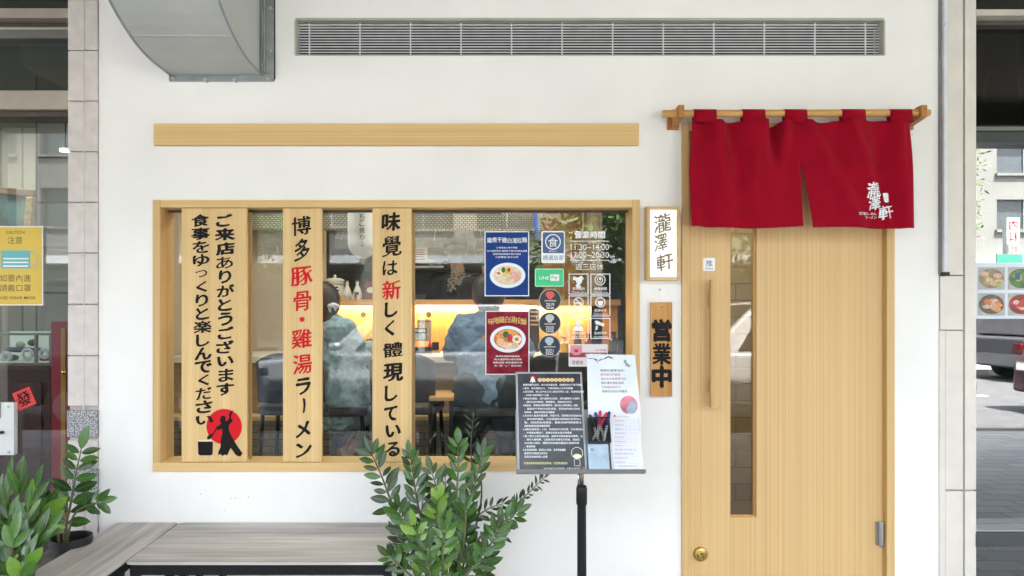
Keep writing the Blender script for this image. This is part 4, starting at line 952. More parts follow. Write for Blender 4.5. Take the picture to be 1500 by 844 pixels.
for i, tx in enumerate(rules):
    py = 564.5 + i * 5.0; x0 = 766 if tx[0].isdigit() or i == 0 else 768; x1 = 766 + 89 * wid[i]
    if i == 18: x1 = 784
    q = tp(x0, py); w = tp(x1, py); put(lm, tx, (q[0] + w[0]) / 2, q[2], w[0] - q[0], 3.3 * kS, sy - .0070, fit=True, bold=.012)
q, w = tp(796, 687), tp(856, 687); put(lm, "本店所有產品均為現點現做，如需訂位請洽服務人員", (q[0] + w[0]) / 2, q[2], w[0] - q[0], 3.4 * kS, sy - .0070, fit=True)
lm.build('lettering', white_ink, bd)
lm = Local(); q, w = tp(767, 679), tp(831, 679); put(lm, "用餐高峰時段敬請見諒等候，祝您用餐愉快", (q[0] + w[0]) / 2, q[2], w[0] - q[0], 3.6 * kS, sy - .0070, fit=True, bold=.015); lm.build('yellow_lettering', plain('yellow_ink', (.70, .66, .25), .5, var=0), bd)
lm = Local(); lm2 = Local()
for i, c in enumerate("用餐注意事項請詳閱"):
    q = tp(790.5 + i * 5.9, 557.3); lm.sheet(circle(q[0], q[2], 3.1 * kS, 14), sy - .0070); put(lm2, c, q[0], q[2], 4.2 * kS, 4.2 * kS, sy - .0076)
lm.build('title_disc', plain('title_cream', (.75, .60, .30), .5, var=0), bd); lm2.build('title_lettering', plain('title_orange', (.55, .16, .02), .5, var=0), bd)
lm = Local(); q = tp(780.5, 554.5); lm.sheet(circle(q[0], q[2], 4 * kS, 16), sy - .0070); lm.build('red_sun', red_ink, bd)
lm = Local(); lm.sheet([tp(x, y)[::2] for x, y in ((776, 561), (778, 555), (780, 552), (782, 555), (784.5, 561), (781.5, 559.5), (780, 562), (778.5, 559.5))], sy - .0074); lm.build('emblem_figure', white_ink, bd)
# line drawing of a bowl-headed cook, kept generic
lm = Local(); q = tp(845, 664); ring(lm, circle(q[0], q[2], 8.6 * kS, 26), circle(q[0], q[2], 8.0 * kS, 26), sy - .0070)
q2 = tp(845, 678); ring(lm, rrect(q2[0] - 4.4 * kS, q2[0] + 4.4 * kS, q2[2] - 5 * kS, q2[2] + 5 * kS, 1.5 * kS), rrect(q2[0] - 3.9 * kS, q2[0] + 3.9 * kS, q2[2] - 4.5 * kS, q2[2] + 4.5 * kS, 1.2 * kS), sy - .0070); lm.build('line_drawing', white_ink, bd)
lm = Local(); q = tp(845, 669); lm.sheet(circle(q[0], q[2], 6 * kS, 20, 3.6 * kS), sy - .0074); lm.build('line_drawing_fill', plain('cream_ink', (.75, .68, .45), .5, var=0), bd)
# white notice sheet
wsx = lt_thing('notice_sheet', 'pale greeting notice with black brush branch on the upper right of the stand', 'notice')
lm = Local(); q = [tp(860.5, 600), tp(937.5, 600), tp(929.5, 521), tp(859.5, 519.5)]
pts = [(v[0], v[2]) for v in q]; pts = [(tp(861.5, 640)[0], tp(0, 640)[2]), (tp(939.5, 640)[0], tp(0, 640)[2])] + pts[1:3] + [pts[3]]
lm.prism(pts, sy - .0075, sy - .0045); lm.build('sheet', plain('notice_paper', (.68, .72, .76), .3, var=.08, scale=9), wsx)
lm = Local()
for br_, wd in (([(861, 526), (870, 526.5), (877, 529), (884, 527), (891, 524), (898, 527)], .6), ([(870, 526.5), (876, 532)], .9), ([(877, 529), (881, 525)], .5), ([(884, 527), (890, 523), (897, 525)], .7)):
    for (x0, y0), (x1, y1) in zip(br_, br_[1:]):
        a_, b_ = tp(x0, y0), tp(x1, y1); lm.sheet([(a_[0], a_[2] - wd * kS), (b_[0], b_[2] - wd * .6 * kS), (b_[0], b_[2] + wd * .6 * kS), (a_[0], a_[2] + wd * kS)], sy - .0080 - len(lm.f) * .00002)
for c, px, py in (("瀧", 915, 530.5), ("澤", 917, 535), ("軒", 921, 537)): q = tp(px, py); put(lm, c, q[0], q[2], 5.5 * kS, 5.5 * kS, sy - .0080)
for i, (tx, x0, x1) in enumerate((("親愛的顧客您好!", 879, 914), (None, 0, 0), (None, 0, 0), ("請先選好餐點後再", 880, 913), (None, 0, 0), ("感謝您的配合與體諒", 881, 918))):
    if tx: py = 543.5 + i * 6.1; q, w = tp(x0, py), tp(x1, py); put(lm, tx, (q[0] + w[0]) / 2, q[2], w[0] - q[0], 4.0 * kS, sy - .0080, fit=True)
lm.build('lettering', black_ink, wsx)
lm = Local()
for tx, x0, x1, i in (("請勿攜您的寵物", 879, 908, 1), ("進到本店餐廳專門店", 880, 916, 2), ("可掃描點餐再門口", 881, 909, 4)):
    py = 543.5 + i * 6.1; q, w = tp(x0, py), tp(x1, py); put(lm, tx, (q[0] + w[0]) / 2, q[2], w[0] - q[0], 4.0 * kS, sy - .0080, fit=True)
lm.build('red_lettering', plain('brick_ink', (.35, .06, .05), .5, var=0), wsx)
lm = Local(); q = tp(920.5, 594); lm.sheet(circle(q[0], q[2], 13.3 * kS, 32, 13.3 * kS * TL), sy - .0080); lm.build('faded_sun', plain('faded_red', (.62, .18, .24), .4, var=.45, scale=30), wsx)
lm = Local(); lm.sheet([tp(x, y)[::2] for x, y in ((922, 590), (925, 586), (931, 590), (930, 606), (920, 606), (917, 600))], sy - .0084); lm.build('faded_figure', plain('faded_blue', (.30, .38, .48), .5, var=.3, scale=50), wsx)
# pen holder with pens, steel plate, order pad
ph = lt_thing('pen_holder', 'black mesh pen holder on the menu stand', 'holder')
lm = Local(); a, b = span(861.5, 650, 892, 614.5)
lm.box(a[0], b[0], sy - .014, sy - .0125, a[2], b[2]).box(a[0], b[0], sy - .045, sy - .0135, a[2], a[2] + .003).box(a[0], a[0] + .002, sy - .045, sy - .0145, a[2] + .003, b[2]).box(b[0] - .002, b[0], sy - .045, sy - .0145, a[2] + .003, b[2]); lm.build('shell', blackm, ph)
lm = Local()
for i in range(8): x = a[0] + .002 + (b[0] - a[0] - .004) * (i + .5) / 8; lm.box(x - .0006, x + .0006, sy - .0465, sy - .0452, a[2], b[2] - .003)
for i in range(11): z = a[2] + (b[2] - a[2] - .006) * i / 10; lm.box(a[0], b[0], sy - .0480, sy - .0467, z, z + .0012)
o = lm.build('mesh_front', blackm, ph); o['kind'] = 'stuff'
lm = Local(); lm.box(a[0] - .001, b[0] + .001, sy - .050, sy - .0435, b[2] - .004, b[2]); lm.build('rim', blackm, ph)
for i, (x0, y0, x1, y1, col, nm) in enumerate(((876, 648, 862.5, 609, (.02, .02, .02), 'black'), (884, 645, 870, 606, (.01, .04, .35), 'blue'), (873, 646, 877.5, 604, (.6, .02, .05), 'red with a straight grey barrel'), (866, 647, 887, 607, (.65, .03, .12), 'crimson, crossing the others'), (882, 648, 890, 606, (.02, .03, .12), 'navy'))):
    t = lt_thing('marker_pen', {'black': 'black marker pen leaning at the left of the pen holder', 'blue': 'blue capped marker pen in the pen holder', 'navy': 'navy capped marker pen at the right of the pen holder'}.get(nm, 'red capped marker pen, ' + nm + ', in the holder'), 'pen', 'marker pens in the holder')
    d = .022 + .0045 * i; p0, p1 = Vector(tp(x0, y0, d)), Vector(tp(x1, y1, d)); md_ = p0.lerp(p1, .52)
    lm = Local(); lm.tube([p0, md_], .0052, 10); lm.build('barrel', plain('pen_grey', (.42, .42, .42), .4, var=0), t, smooth=True)
    lm = Local(); lm.tube([md_, p0.lerp(p1, .95), p1], [.0060, .0060, .0035], 10); lm.build('cap', plain('pen_cap', col, .3, var=0), t, smooth=True)
sp_ = lt_thing('steel_plate', 'pale blue metal plate under the pen holder', 'plate')
lm = Local(); a, b = span(862, 691.5, 892.5, 651); lm.box(a[0], b[0], sy - .012, sy - .008, a[2], b[2]); lm.build('plate', plain('pale_blue_metal', (.33, .42, .52), .35, metal=.2, var=.2, scale=25), sp_, bevel=.001)
lm = Local(); q = tp(866.5, 659.5); ring(lm, circle(q[0], q[2], 2 * kS, 16), circle(q[0], q[2], 1.2 * kS, 16), sy - .0124); lm.build('hole', blackm, sp_)
op = lt_thing('order_pad', 'thick pad of white order slips at the lower right of the stand', 'notepad')
a, b = span(896, 691.5, 940, 608)
for i in range(5):
    lm = Local(); dx = (4 - i) * .0012; top = b[2] - (0 if i < 4 else 0) + .0015 * (i - 3)
    lm.add([(a[0] + .002 * i, sy - .009 - .002 * i - .0018, a[2] + .001 * i), (b[0] + dx + .003, sy - .009 - .002 * i - .0018, a[2] + .001 * i), (b[0] + dx - .001, sy - .009 - .002 * i - .0018, top), (a[0] - .004 + .001 * i, sy - .009 - .002 * i - .0018, top)] +
           [(a[0] + .002 * i, sy - .009 - .002 * i, a[2] + .001 * i), (b[0] + dx + .003, sy - .009 - .002 * i, a[2] + .001 * i), (b[0] + dx - .001, sy - .009 - .002 * i, top), (a[0] - .004 + .001 * i, sy - .009 - .002 * i, top)],
           [(0, 1, 2, 3), (7, 6, 5, 4), (0, 4, 5, 1), (1, 5, 6, 2), (2, 6, 7, 3), (3, 7, 4, 0)])
    lm.build('slip', plain('slip_paper', (.70, .71, .76) if i % 2 == 0 else (.55, .52, .50), .6, var=.05), op)
lm = Local(); yq = sy - .0195
for i in range(22):
    py = 616 + i * 3.2; q, w = tp(899, py), tp(935, py); lm.box(q[0], w[0], yq - .0002, yq, q[2] - .00025, q[2] + .00025)
for px in (915, 921, 927, 932): q, w = tp(px, 616), tp(px, 632); lm.box(q[0] - .0002, q[0] + .0002, yq - .0006, yq - .0004, w[2], q[2])
for i, (x0, x1) in enumerate(((901, 920), (899, 912), (899, 913), (899, 911), (899, 914), (899, 912), (899, 916), (899, 910), (899, 930), (899, 926), (899, 918), (899, 914), (905, 930))):
    q, w = tp(x0, 612 + i * 6.0), tp(x1, 612 + i * 6.0); put(lm, "豚骨拉麵白湯叉燒"[: 5 + i % 4], (q[0] + w[0]) / 2, q[2], w[0] - q[0], 2.0 * kS, yq - .0008, fit=True)
lm.build('form_print', plain('form_grey', (.25, .25, .30), .6, var=0), op)
lm = Local(); q = tp(899, 611); lm.sheet(rrect(q[0] - 1.2 * kS, q[0] + 1.2 * kS, q[2] - 1.5 * kS, q[2] + 1.5 * kS, .3 * kS), yq - .0006); lm.build('logo', red_ink, op)
# ------------------------------------------------------------------ shop interior (seen through the window and the door slot)
inw = plain('interior_wall_paint', (.36, .31, .23), .85, var=.08, scale=1.5)
def S_(name, mat, *boxes):
    m = M()
    for b in boxes: m.box(*b)
    return struct(m.build(name, mat))
S_('interior_floor', brickmat('interior_floor_tile', (.20, .17, .14), (.16, .14, .12), (.09, .08, .07), .4, .4, .004, .35), (-2.3, 1.9, .17, 4.3, -.19, 0))
S_('interior_ceiling', plain('interior_ceiling_paint', (.40, .39, .36), .8), (-2.3, 1.9, .17, 4.3, 2.35, 2.45))
S_('interior_side_wall', inw, (-2.32, -2.2, 1.02, 4.3, 0, 2.35))
S_('interior_side_wall', brickmat('tan_brick', (.33, .27, .18), (.29, .235, .155), (.20, .165, .11), .21, .105, .004, .7, rot=(R(90), 0, 0)), (.95, 1.85, 1.25, 1.40, 0, 2.35), (.68, .76, 1.95, 4.2, 0, 2.35))
S_('interior_back_wall', brickmat('kitchen_tile', (.085, .09, .085), (.07, .075, .07), (.04, .04, .04), .2, .1, .003, .3, rot=(R(90), 0, 0)), (-2.2, 1.85, 4.1, 4.2, 0, 2.35))
# beige partition at the left
S_('partition_wall', inw, (-2.2, PX(476, 2.0), 1.95, 2.05, 0, 2.35))
# textured bulkhead band
mesh_band = brickmat('woven_band', (.30, .29, .23), (.24, .23, .18), (.08, .075, .055), .028, .015, .004, .6, bump=.8, rot=(R(90), 0, 0))
S_('bulkhead', mesh_band, (-2.2, PX(734, 1.7), 1.70, 1.78, PZ(336, 1.7), PZ(314, 1.7)))
S_('bulkhead_top', plain('bulkhead_dark', (.05, .05, .048), .7), (-2.2, PX(734, 1.7), 1.705, 1.78, PZ(314, 1.7) + .0005, 2.35))
S_('bulkhead', mesh_band, (PX(735, 2.6), PX(815, 2.6), 2.6, 2.66, PZ(338, 2.6), PZ(312, 2.6)))
# counter
ct = thing('service_counter', 'long wooden service counter with a pale worktop behind the window', 'counter', (-.5, 1.6, 0))
M().box(-2.15, .67, 1.40, 1.46, 0, .86).build('front_panel', wood('counter_front', (.40, .27, .14), (.30, .19, .09), 'X', fine=30, seed=31), ct)
M().box(-2.15, .67, 1.345, 1.93, .862, .90).build('worktop', plain('worktop_pale', (.52, .47, .40), .3, var=.06), ct, bevel=.004)
M().box(-2.15, .67, 1.335, 1.3445, .862, .899).build('worktop_edge', plain('worktop_edge', (.62, .58, .50), .35, var=.04), ct)
M().box(-2.15, .67, 1.20, 1.32, .512, .54).build('foot_rail', plain('footrail_wood', (.62, .44, .20), .4, var=.1), ct, bevel=.004)
M().box(-2.15, .67, 1.385, 1.3995, .03, .50).build('kick_panel', brickmat('kick_stone', (.22, .19, .16), (.13, .115, .10), (.07, .06, .05), .5, .045, .003, .6, rot=(R(90), 0, 0)), ct)
# raised back panel lit by the strip below the shelf
px0, px1 = PX(478, 1.95), PX(735, 1.95)
t = thing('bar_back_counter', 'warm lit wooden bar back with a light strip under its shelf', 'bar back', (-.4, 1.95, .90))
M().box(px0, PX(905, 1.95), 1.95, 2.0, .9005, PZ(448, 1.95)).build('panel', panel_w, t)
M().box(px0, PX(905, 1.95), 1.85, 2.25, PZ(448, 1.85) + .001, PZ(439, 1.85)).build('shelf', counter_w, t, bevel=.002)
warm = emit("warm_strip", (1.0, .66, .20), .6)
M().box(px0 + .02, px1 + .25, 1.90, 1.925, PZ(448, 1.85) - .008, PZ(448, 1.85) - .0005).build('light_strip', warm, t)
ll = bpy.data.lights.new('strip_light', 'AREA'); ll.shape = 'RECTANGLE'; ll.size = 1.9; ll.size_y = .03; ll.energy = 1.7; ll.color = (1, .60, .22)
lo = bpy.data.objects.new('strip_light', ll); S.collection.objects.link(lo); lo.location = (px0 + 1.0, 1.905, PZ(448, 1.85) - .014); lo.rotation_euler = (R(25), 0, 0)
for px in (532, 628, 765):
    c = P(px, 460, 1.945); M().lathe([(.021, 0), (.021, .006), (.017, .008), (.006, .006), (.001, .006)], (c.x, 1.950, c.z), 'Y', 24).build('medallion', plain('medallion_dark', (.03, .03, .035), .3, metal=.5), t, smooth=True, auto=30)
# wooden wall on the right
S_('wood_panel_wall', wood('orange_panel_wood', (.30, .135, .045), (.20, .085, .028), 'Z', fine=40, seed=41), (PX(797, 2.2), .66, 2.26, 2.30, .0, 2.35))
# kitchen hood and rails
hd = thing('kitchen_hood', 'slanted stainless kitchen extraction hood above the cooks', 'hood', (-.6, 3.3, 1.75))
M().prismx([(2.7, 1.72), (2.7, 1.80), (3.4, 2.32), (4.05, 2.32), (4.05, 1.72)], PX(490, 2.7), PX(725, 2.7)).build('canopy', plain('hood_steel', (.16, .165, .16), .4, metal=.7, var=.3), hd)
for i in range(7):
    x = PX(500 + i * 34, 2.7); M().tube([(x, 2.695, 1.79), (x + .02, 3.38, 2.31)], .006, 6).build('rib', steel, hd)
kt = thing('kitchen_range', 'dim stainless cooking range with pots behind the counter', 'range', (-.8, 3.3, 0))
M().box(-1.9, .6, 2.95, 3.7, 0, 1.0).build('body', plain('range_steel', (.14, .14, .135), .35, metal=.7, var=.3), kt)
for x, r, h in ((-1.55, .16, .30), (-1.1, .14, .2), (-.75, .18, .34), (.1, .16, .28)):
    M().lathe([(r, 1.0), (r, 1.0 + h), (r * .96, 1.0 + h), (r * .95, 1.02)], (x, 3.25, 0), 'Z', 20).build('stock_pot', steel, kt, smooth=True, auto=35)
t = thing('wall_menu', 'white menu sheet with red and black lines on the kitchen wall', 'menu', (PX(612, 2.4), 2.4, PZ(388, 2.4)))
a, b = P(604, 386, 2.4), P(626, 363, 2.4); M().box(a.x, b.x, 2.4, 2.403, a.z, b.z).build('sheet', plain('menu_sheet', (.55, .56, .54), .6), t)
m = M()
for i in range(5): m.box(a.x + .012, b.x - .02 - .01 * (i % 2), 2.398, 2.3995, b.z - .022 - i * .018, b.z - .015 - i * .018)
m.build('print', plain('menu_red', (.16, .02, .02), .6), t)
t = thing('kitchen_shelf', 'thin dark steel shelf with bowls on the left kitchen wall', 'shelf', (PX(620, 2.5), 2.5, PZ(392, 2.5)))
M().box(PX(560, 2.5), PX(650, 2.5), 2.45, 2.7, PZ(393, 2.5), PZ(390, 2.5)).build('board', steel, t)
for px in (572, 585, 633, 641): c = P(px, 390, 2.55); M().lathe([(.02, 0), (.05, .04), (.055, .05), (.045, .048), (.015, .008)], (c.x, 2.55, c.z + .004), 'Z', 16).build('bowl', plain('grey_ceramic', (.34, .36, .36), .3), t, smooth=True)
# paper lantern
lan = thing('paper_lantern', 'white paper lantern with black characters hanging inside the window', 'lantern', (PX(529, 1.0), 1.0, PZ(378, 1.0)))
lr = .088; lz0, lz1 = PZ(379, 1.0), PZ(300, 1.0)
prof = []
for i in range(41):
    u = i / 40; r = lr * min(1, (math.sin(math.pi * min(u * 1.7, .5)) ** .5) if u < .3 else 1) * (1 - .03 * (i % 2))
    prof.append((max(r, .02), lz0 + (lz1 - lz0) * u))
M().lathe(prof, (PX(531, 1.0), 1.0, 0), 'Z', 28).build('shade', plain('lantern_paper', (.50, .52, .50), .7, var=.05), lan, smooth=True)
m = M()
for i, c in enumerate("みちこ焼わふ"):
    q = P(530, 307 + i * 10, .9); put(m, c, q.x, q.z, 8 * 3.9 / F, 8.5 * 3.9 / F, .908, bold=.01, fit=True)
for i, c in enumerate("おいしい"):
    q = P(519.5, 312 + i * 10, .9); put(m, c, q.x, q.z, 5.5 * 3.9 / F, 7.5 * 3.9 / F, .935, bold=.01, fit=True)
m.build('lettering', black_ink, lan)
# things on the bar shelf
shz = PZ(439, 1.85)
kS2 = (D + 2.0) / F
cer = plain('ceramic_cream', (.55, .53, .46), .25, var=.08, scale=30)
t = thing('sake_barrel', 'cream sake cask with black character and lid on the shelf', 'barrel', (PX(491, 2.0), 2.0, shz))
bx_ = PX(490.5, 2.0)
M().lathe([(.055, 0), (.066, .03), (.069, .09), (.064, .135)], (bx_, 2.0, shz), 'Z', 24).build('body', cer, t, smooth=True, auto=40)
M().lathe([(.070, .1355), (.070, .150), (.045, .160), (.012, .163), (.009, .185), (.002, .187)], (bx_, 2.0, shz), 'Z', 24).build('lid', cer, t, smooth=True, auto=40)
m = M(); put(m, "千", PX(494, 2.0), shz + .065, .05, .06, 2.0 - .0705, bold=.03, nib=.05, fit=True); m.build('lettering', black_ink, t)
M().tube([(bx_ + .072 * math.cos(q * math.pi / 12), 2.0 + .072 * math.sin(q * math.pi / 12), shz + .118) for q in range(25)], .0035, 6, cap=False).build('rope', plain('rope', (.4, .3, .15), .8), t)
for i, (px, lb) in enumerate(((508.5, 'plain white sake bottle beside the cask'), (523.5, 'white sake bottle with black writing on the shelf'))):
    t = thing('sake_bottle', lb, 'bottle', (PX(px, 2.0), 2.0, shz), 'sake bottles on the shelf')
    M().lathe([(.030, 0), (.036, .015), (.036, .045), (.022, .085), (.012, .105), (.012, .122), (.016, .130), (.013, .130)], (PX(px, 2.0), 2.0, shz), 'Z', 20).build('body', cer, t, smooth=True)
    M().lathe([(.011, .130), (.012, .143)], (PX(px, 2.0), 2.0, shz), 'Z', 14).build('stopper', plain('cork', (.35, .2, .1), .8), t, smooth=True, auto=40)
    if i:
        m = M(); put(m, "酒", PX(px, 2.0), shz + .036, .040, .046, 1.9625, nib=.03, fit=True); m.build('lettering', black_ink, t)
for i, (px, lb) in enumerate(((501.5, 'small gold patterned cup, leftmost of four cups'), (508.5, 'small bluish cup, second from left of four'), (516.5, 'small cream cup, third from left of four'), (525, 'small cream cup, rightmost of four'))):
    c = (PX(px, 1.9), 1.9, shz); col = [(.5, .38, .15), (.4, .45, .45), (.5, .47, .38), (.5, .46, .36)][i]
    t = thing('sake_cup', lb, 'cup', c, 'four cups on the shelf')
    M().lathe([(.013, 0), (.017, .012), (.0165, .034), (.0145, .034), (.014, .006)], c, 'Z', 16).build('body', plain('cup_glaze', col, .3, var=.3, scale=60), t, smooth=True, auto=50)
t = thing('framed_print', 'dark red framed picture of a ramen bowl on the shelf', 'picture', (PX(541, 1.98), 1.98, shz))
a, b = P(534, 438, 1.98), P(549, 412, 1.98); M().box(a.x, b.x, 1.98, 2.0, shz, b.z).build('frame', plain('print_red', (.14, .03, .03), .5), t)
m = M(); q = P(543, 425, 1.975); m.sheet(circle(q.x, q.z, .03, 20, .022), 1.978); m.build('bowl_print', cer, t)
# things on the counter top
cz = .90
t = thing('condiment_box', 'black condiment box with printed cards on the counter', 'box', (PX(618, 1.7), 1.7, cz))
a, b = P(606.5, 505, 1.65), P(632, 480, 1.65)
M().box(a.x, b.x, 1.65, 1.75, cz, cz + .045).build('tray', blackm, t, bevel=.003)
for (x0, y0, x1, y1, yy, col) in ((611, 500, 632, 468, 1.74, (.42, .30, .20)), (606.5, 499, 625, 481, 1.66, (.03, .03, .035)), (608, 498, 624, 488.5, 1.655, (.30, .38, .40))):
    a, b = P(x0, y0, yy), P(x1, y1, yy); M().box(a.x, b.x, yy, yy + .003, max(a.z, cz + .03), b.z).build('card', plain('card', col, .5, var=.3, scale=50), t)
m = M(); a, b = P(608, 484.5, 1.652), P(623, 484.5, 1.652); put(m, "特製辣油", (a.x + b.x) / 2, a.z, b.x - a.x, .02, 1.6525, fit=True)
a, b = P(613, 471, 1.738), P(630, 471, 1.738); m.build('lettering', white_ink, t)
m = M(); put(m, "追加餐點", (a.x + b.x) / 2, a.z, b.x - a.x, .012, 1.7385, fit=True); m.build('card_lettering', black_ink, t)
c = P(630, 500, 1.72); t = thing('chilli_bottle', 'small red chilli bottle at the right of the condiment box', 'bottle', (c.x, 1.72, cz))
M().lathe([(.014, 0), (.015, .05), (.006, .07), (.006, .095)], (c.x, 1.72, cz), 'Z', 14).build('body', plain('chilli_red', (.5, .02, .02), .3), t, smooth=True)
c = P(638, 500, 1.75); t = thing('spice_box', 'black spice box with orange base right of the chilli bottle', 'box', (c.x, 1.75, cz))
M().box(c.x - .024, c.x + .024, 1.73, 1.79, cz + .022, cz + .075).build('box', blackm, t, bevel=.002); M().box(c.x - .026, c.x + .034, 1.725, 1.795, cz, cz + .021).build('base', plain('orange_wood', (.45, .2, .06), .5), t)
t = thing('napkin_box', 'dark wooden napkin box at the left end of the lit panel', 'box', (PX(543, 1.7), 1.7, cz)); a = PX(538, 1.7)
M().box(a, a + .09, 1.66, 1.78, cz, cz + .10).build('box', plain('napkin_wood', (.07, .025, .015), .5), t, bevel=.003)
M().box(a + .02, a + .07, 1.70, 1.74, cz + .1005, cz + .135).build('napkin', whitep, t)
# clutter on the bar right of the posters
t = thing('menu_card', 'dark table menu card with pale print on the bar', 'menu', (PX(782, 1.8), 1.8, cz)); a, b = P(775, 498, 1.8), P(790, 452, 1.8)
M().box(a.x, b.x, 1.8, 1.805, cz, b.z).build('card', plain('dark_card', (.05, .035, .03), .5), t)
m = M()
for i in range(4): m.box(a.x + .01, b.x - .01, 1.797, 1.7995, b.z - .03 - i * .03, b.z - .02 - i * .03)
m.build('print', plain('card_print', (.5, .35, .2), .5), t)
for i, (px, h, r, col, lb) in enumerate(((826, .10, .03, (.5, .32, .12), 'amber jar on the bar below the pictograms'), (846, .14, .028, (.05, .045, .04), 'tall dark sauce bottle on the bar'), (862, .12, .028, (.22, .05, .04), 'reddish sauce bottle on the bar'), (899, .13, .035, (.05, .05, .06), 'black jar at the right end of the bar'))):
    c = (PX(px, 1.78), 1.78, cz); t = thing('sauce_bottle' if i in (1, 2) else 'spice_jar', lb, 'bottle' if i in (1, 2) else 'jar', c, 'bottles and jars on the bar')
    M().lathe([(r, 0), (r, h * .65), (r * .45, h * .8), (r * .45, h)], c, 'Z', 16).build('body', plain('jar_glaze', col, .25), t, smooth=True, auto=40)
    M().lathe([(r * .5, h * 1.001), (r * .5, h * 1.12)], c, 'Z', 14).build('cap', blackm, t, smooth=True, auto=40)
# blue hanging streamer
c = P(783, 300, 1.5)
t = thing('hanging_streamer', 'narrow blue streamer hanging above the sticker', 'streamer', (c.x, 1.5, 1.5))
M().tube([(c.x, 1.5, 2.35), (c.x + .005, 1.5, PZ(315, 1.5)), (c.x + .015, 1.5, PZ(335, 1.5)), (c.x + .022, 1.5, PZ(356, 1.5))], [.006, .012, .02, .004], 8).build('ribbon', plain('ribbon_blue', (.03, .10, .42), .6), t, smooth=True)
# downlights
for px, py, r in ((752, 312, .06), (757, 320, .055)):
    dd = (2.345 - CZ) * F / (455 - py) - D
    x = PX(px, dd); t = thing('ceiling_downlight', 'round lit ceiling downlight inside the shop, %s' % ('the nearer one' if r > .057 else 'the farther one'), 'lamp', (x, min(dd, 4.0), 2.34), 'downlights')
    yy_ = min(dd, 3.2) if r > .057 else 3.9
    M().lathe([(r, 0), (r, .006)], (x * .9, yy_, 2.343), 'Z', 20).build('disc', emit('downlight_glow', (1, .93, .80), 1.5), t)
def area(name, loc, sx, sy_, e, col=(1, .9, .76), rot=(0, 0, 0)):
    l = bpy.data.lights.new(name, 'AREA'); l.shape = 'RECTANGLE'; l.size = sx; l.size_y = sy_; l.energy = e; l.color = col
    o = bpy.data.objects.new(name, l); S.collection.objects.link(o); o.location = loc; o.rotation_euler = rot; return o
area('kitchen_light', (-.6, 2.45, 2.33), 2.2, .25, 1.6)
area('dining_light', (-.7, .9, 2.33), 2.6, .3, 2.6)
area('hall_light', (1.2, .8, 2.33), .4, .4, 1.3)
# stools
seatm = plain('black_leatherette', (.018, .020, .026), .35, var=.2)
def stool(label, x, y, zs, ang, backrest=True, mat=seatm):
    t = thing('bar_stool', label, 'stool', (x, y, 0), 'bar stools at the counter', rot=(0, 0, ang)); z0 = 0
    m = M(); pts = rrect(x - .19, x + .19, y - .18, y + .18, .06); n = len(pts)
    m.add([(a, b, zs) for a, b in pts] + [(a, b, zs - .05) for a, b in pts], [tuple(range(n)), tuple(range(2 * n - 1, n - 1, -1))] + [(i, i + n, (i + 1) % n + n, (i + 1) % n) for i in range(n)]); m.build('seat', mat, t, bevel=.012)
    if backrest:
        m = M(); N = 10
        for i in range(N + 1):
            u = -1 + 2 * i / N; xx = x + .19 * u; yy = y - .19 + .05 * u * u
            for z, dy in ((zs + .02, 0), (zs + .10, -.012), (zs + .26 - .02 * u * u, -.03), (zs + .30 - .05 * abs(u) ** 3, -.035)):
                m.v.append((xx, yy + dy, z))
        for i in range(N):
            for k in range(3): m.f.append((i * 4 + k, i * 4 + k + 4, i * 4 + k + 5, i * 4 + k + 1))
        o = m.build('backrest', mat, t, smooth=True); md = o.modifiers.new('s', 'SOLIDIFY'); md.thickness = .022
    for sx_ in (-1, 1):
        for sy_ in (-1, 1): M().tube([(x + sx_ * .16, y + sy_ * .15, zs - .05), (x + sx_ * .19, y + sy_ * .18, .0)], .012, 8).build('leg', blackm, t, smooth=True)
    for sx_ in (-1, 1): M().tube([(x + sx_ * .175, y - .165, .25), (x + sx_ * .175, y + .165, .25)], .008, 8).build('stretcher', blackm, t, smooth=True)
    for sy_ in (-1, 1): M().tube([(x - .175, y + sy_ * .165, .28), (x + .175, y + sy_ * .165, .28)], .008, 8).build('stretcher', blackm, t, smooth=True)
navyseat = plain('navy_leatherette', (.03, .05, .085), .4, var=.1)
stool('navy backed stool in the narrow gap between the first two planks', PX(430, .85), .95, .66, 0, True, navyseat)
stool('black leather stool with backrest just right of the third plank', PX(597, .9), .98, .66, R(-8))
stool('bar stool under the woman in the pale blue coat', PX(490, .95), 1.02, .64, R(5), False)
stool('bar stool under the customer in the blue shirt', PX(712, .95), 1.0, .64, 0, False)
stool('black stool behind the menu board', PX(815, .95), 1.02, .66, R(6))
sdt = thing('side_table', 'small wooden topped side table with black steel legs between the stools', 'table', (PX(650, .75), .8, 0))
# (a slim shelf unit beside the stool)
x0, x1 = PX(628, .72), PX(664, .72)
M().box(x0, x1, .72, 1.05, .70, .72).build('top', counter_w, sdt, bevel=.002)
for x in (x0 + .012, x1 - .012):
    for y in (.735, 1.035): M().box(x - .011, x + .011, y - .011, y + .011, 0, .699).build('leg', blackm, sdt)
for i in range(5): M().box(x0 + .03 + i * .0001, x1 - .03, .76 + i * .055, .785 + i * .055, .22, .235).build('slat', blackm, sdt)

